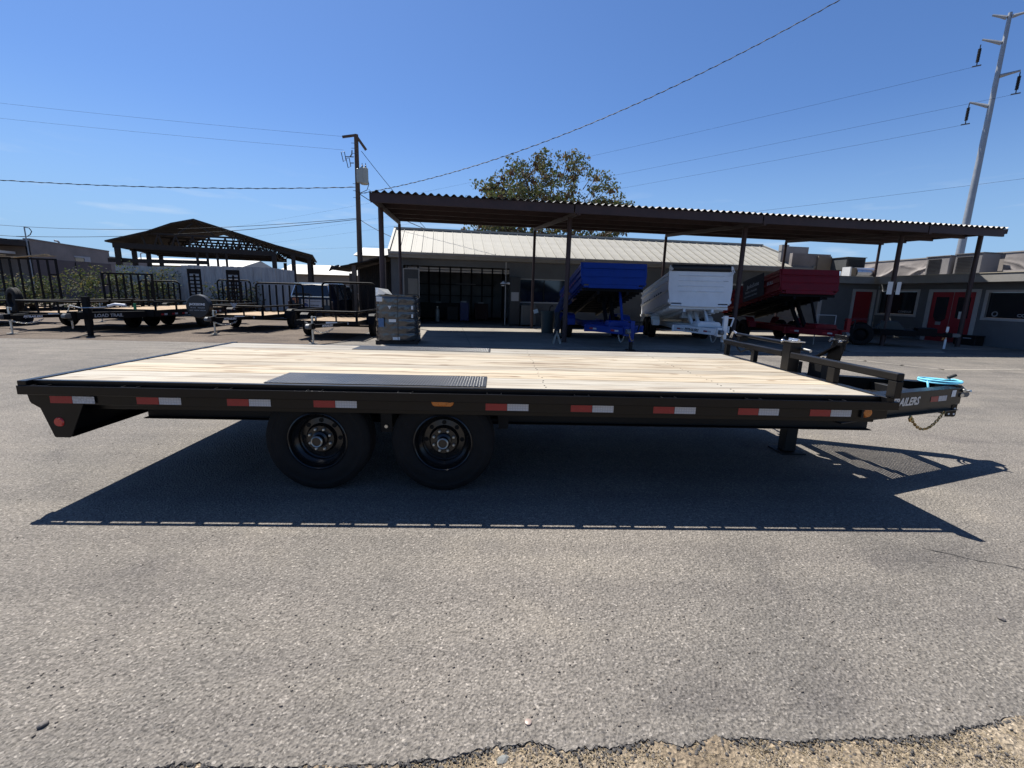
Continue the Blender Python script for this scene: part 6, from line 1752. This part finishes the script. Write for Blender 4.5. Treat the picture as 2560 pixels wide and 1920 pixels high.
TP = thing('transmission_pole', 'tall grey steel transmission pole with three arms and hanging insulators', 'power pole', (42.4, 35.5, 0))
ua = Vector((.72, -.69, 0)).normalized()
MB().cyl((0, 0, 0), (0, 0, 23.9), .33, 14, .13).build('shaft', M_PIPE, TP)
def arm(z, L_, s, dz):
    return MB().tube([tuple(ua * s * .15 + Vector((0, 0, z))), tuple(ua * s * L_ * .5 + Vector((0, 0, z + dz * .45))), tuple(ua * s * L_ + Vector((0, 0, z + dz)))], .15, 8, taper=.07).build('arm', M_PIPE, TP)
arm(23.6, 1.0, -1, .45); arm(23.6, 1.0, 1, .05); arm(21.85, 1.3, -1, .6); arm(19.45, 1.25, 1, .1); arm(17.35, 1.3, -1, .55)
ends = []
for (L_, s, z) in ((1.33, -1, 22.1), (1.25, 1, 19.45), (1.30, -1, 17.8)):
    p = ua * s * L_
    i_ = MB().cyl((p.x, p.y, z), (p.x, p.y, z - 1.5), .035, 6)
    for k in range(9): i_.cyl((p.x, p.y, z - .3 - k * .11), (p.x, p.y, z - .36 - k * .11), .11, 8)
    i_.build('insulator', M_BLACKDULL, TP)
    MB().bar((p.x - .25, p.y + .12, z - 1.55), (p.x + .25, p.y - .12, z - 1.5), .08, .08).build('clamp', M_GREYSTEEL, TP)
    ends.append(Vector((42.4 + p.x, 35.5 + p.y, z - 1.55)))

def wire(label, a, b, drop, r, n=24, twist=False, name='overhead_wire'):
    t = MB(); pts = sag(a, b, drop, n); t.tube(pts, r, 5)
    if twist:
        tw = []; N = n * 10
        for i in range(N + 1):
            f = i / N * n; k = min(int(f), n - 1); p = Vector(pts[k]).lerp(Vector(pts[k + 1]), f - k)
            a_ = i * .9
            tw.append(tuple(p + Vector((0, math.cos(a_) * r * 1.5, math.sin(a_) * r * 1.5))))
        t.tube(tw, r * .8, 4)
    return tag(t.build(name, M_WIRE), label, 'wire')
pb_ = Vector((-4.38, 23, 0))
wire('thick twisted cable running from the timber pole to the left edge', pb_ + Vector((-.1, 0, 6.95)), (-42, 21, 7.9), .9, .016, 30, True)
wire('thin line from the timber pole to the left just above the shed roof', pb_ + Vector((-.1, 0, 5.36)), (-45, 38, 6.6), .8, .014, 24)
wire('lowest thin line running left from the timber pole to the block building', pb_ + Vector((-.1, 0, 5.30)), (-32.0, 32.6, 4.75), .35, .016, 24)
wire('faint upper line running left from the crossarm of the timber pole', pb_ + Vector((-.6, -.1, 9.40)), (-70, 32, 17.2), .6, .005, 24)
wire('faint second line running left from the fuses of the timber pole', pb_ + Vector((-.6, -.1, 8.75)), (-70, 30, 15.6), .6, .005, 24)
wire('long twisted cable sweeping up to the right over the carport', pb_ + Vector((.1, 0, 6.62)), (22.5, 13.5, 16.4), 1.75, .014, 40, True)
wire('steep guy line falling right from the crossarm of the timber pole', pb_ + Vector((.3, 0, 8.75)), (-.3, 22.5, 4.5), .1, .014, 12)
wire('lower service line falling right from the transformer of the timber pole', pb_ + Vector((.15, 0, 6.6)), (.6, 23, 4.55), .25, .02, 12)
wire('slack service line falling from the timber pole to the workshop gable', pb_ + Vector((.1, 0, 5.3)), (-1.4, 21.0, 4.0), .12, .016, 12)
d_ = Vector((-150, 105, -6))
for e, lb in zip(ends, ('highest high voltage line leading left from the top insulator of the steel pole', 'high voltage line leading left from the right hand insulator of the steel pole', 'lowest high voltage line leading left from the bottom insulator of the steel pole')):
    wire(lb, e, e + d_, 2.2, .009, 30)
wire('low thin line crossing the steel pole above the carport end', (60, 24, 13.1), (-40, 96, 9.5), 1.6, .010, 30)
MB_ = thing('street_lamp', 'slim street lamp far off between the posts of the open shed', 'street lamp', (-32.5, 45, 0))
MB().tube([(0, 0, 0), (0, 0, 4.5), (.06, 0, 4.6), (.45, 0, 4.66)], .05, 6).build('pole', M_PIPE, MB_)
MB().box(.40, .75, -.1, .1, 4.62, 4.74).build('lamp_head', M_PIPE, MB_, bevel=.02)
SM = thing('service_mast', 'thin service mast with a looped cable on the block building roof', 'mast', (-31.7, 33.0, 0))
MB().cyl((0, 0, 0), (0, 0, 5.45), .04, 8).build('pipe', M_PIPE, SM)
MB().tube([(0, 0, 5.45), (.1, .25, 5.42), (.1, .40, 5.2), (.05, .3, 4.95), (0, .1, 4.8)], .03, 6).build('cable_loop', M_WIRE, SM)
wire('slack line from the service mast out past the left edge', (-31.7, 33, 4.75), (-42, 28, 6.4), .45, .018, 12)

# ------------------------------------------------------------------ groups for repeats
GROUPS = {'utility_trailer': 'utility trailers parked in the left yard', 'dump_trailer': 'dump trailers under the carport', 'shrub': 'bushes along the board fence',
          'overhead_wire': 'overhead wires', 'rock': 'loose stones on the lot', 'far_building': 'far pale buildings', 'tool_chest': 'tool chests in the bay',
          'cabinet': 'cabinets beside the bay', 'rooftop_unit': 'rooftop units on the office wing'}
for o in scene.objects:
    g_ = GROUPS.get(o.name.split('.')[0])
    if g_ and o.parent is None and o.get('category'):
        o['group'] = g_
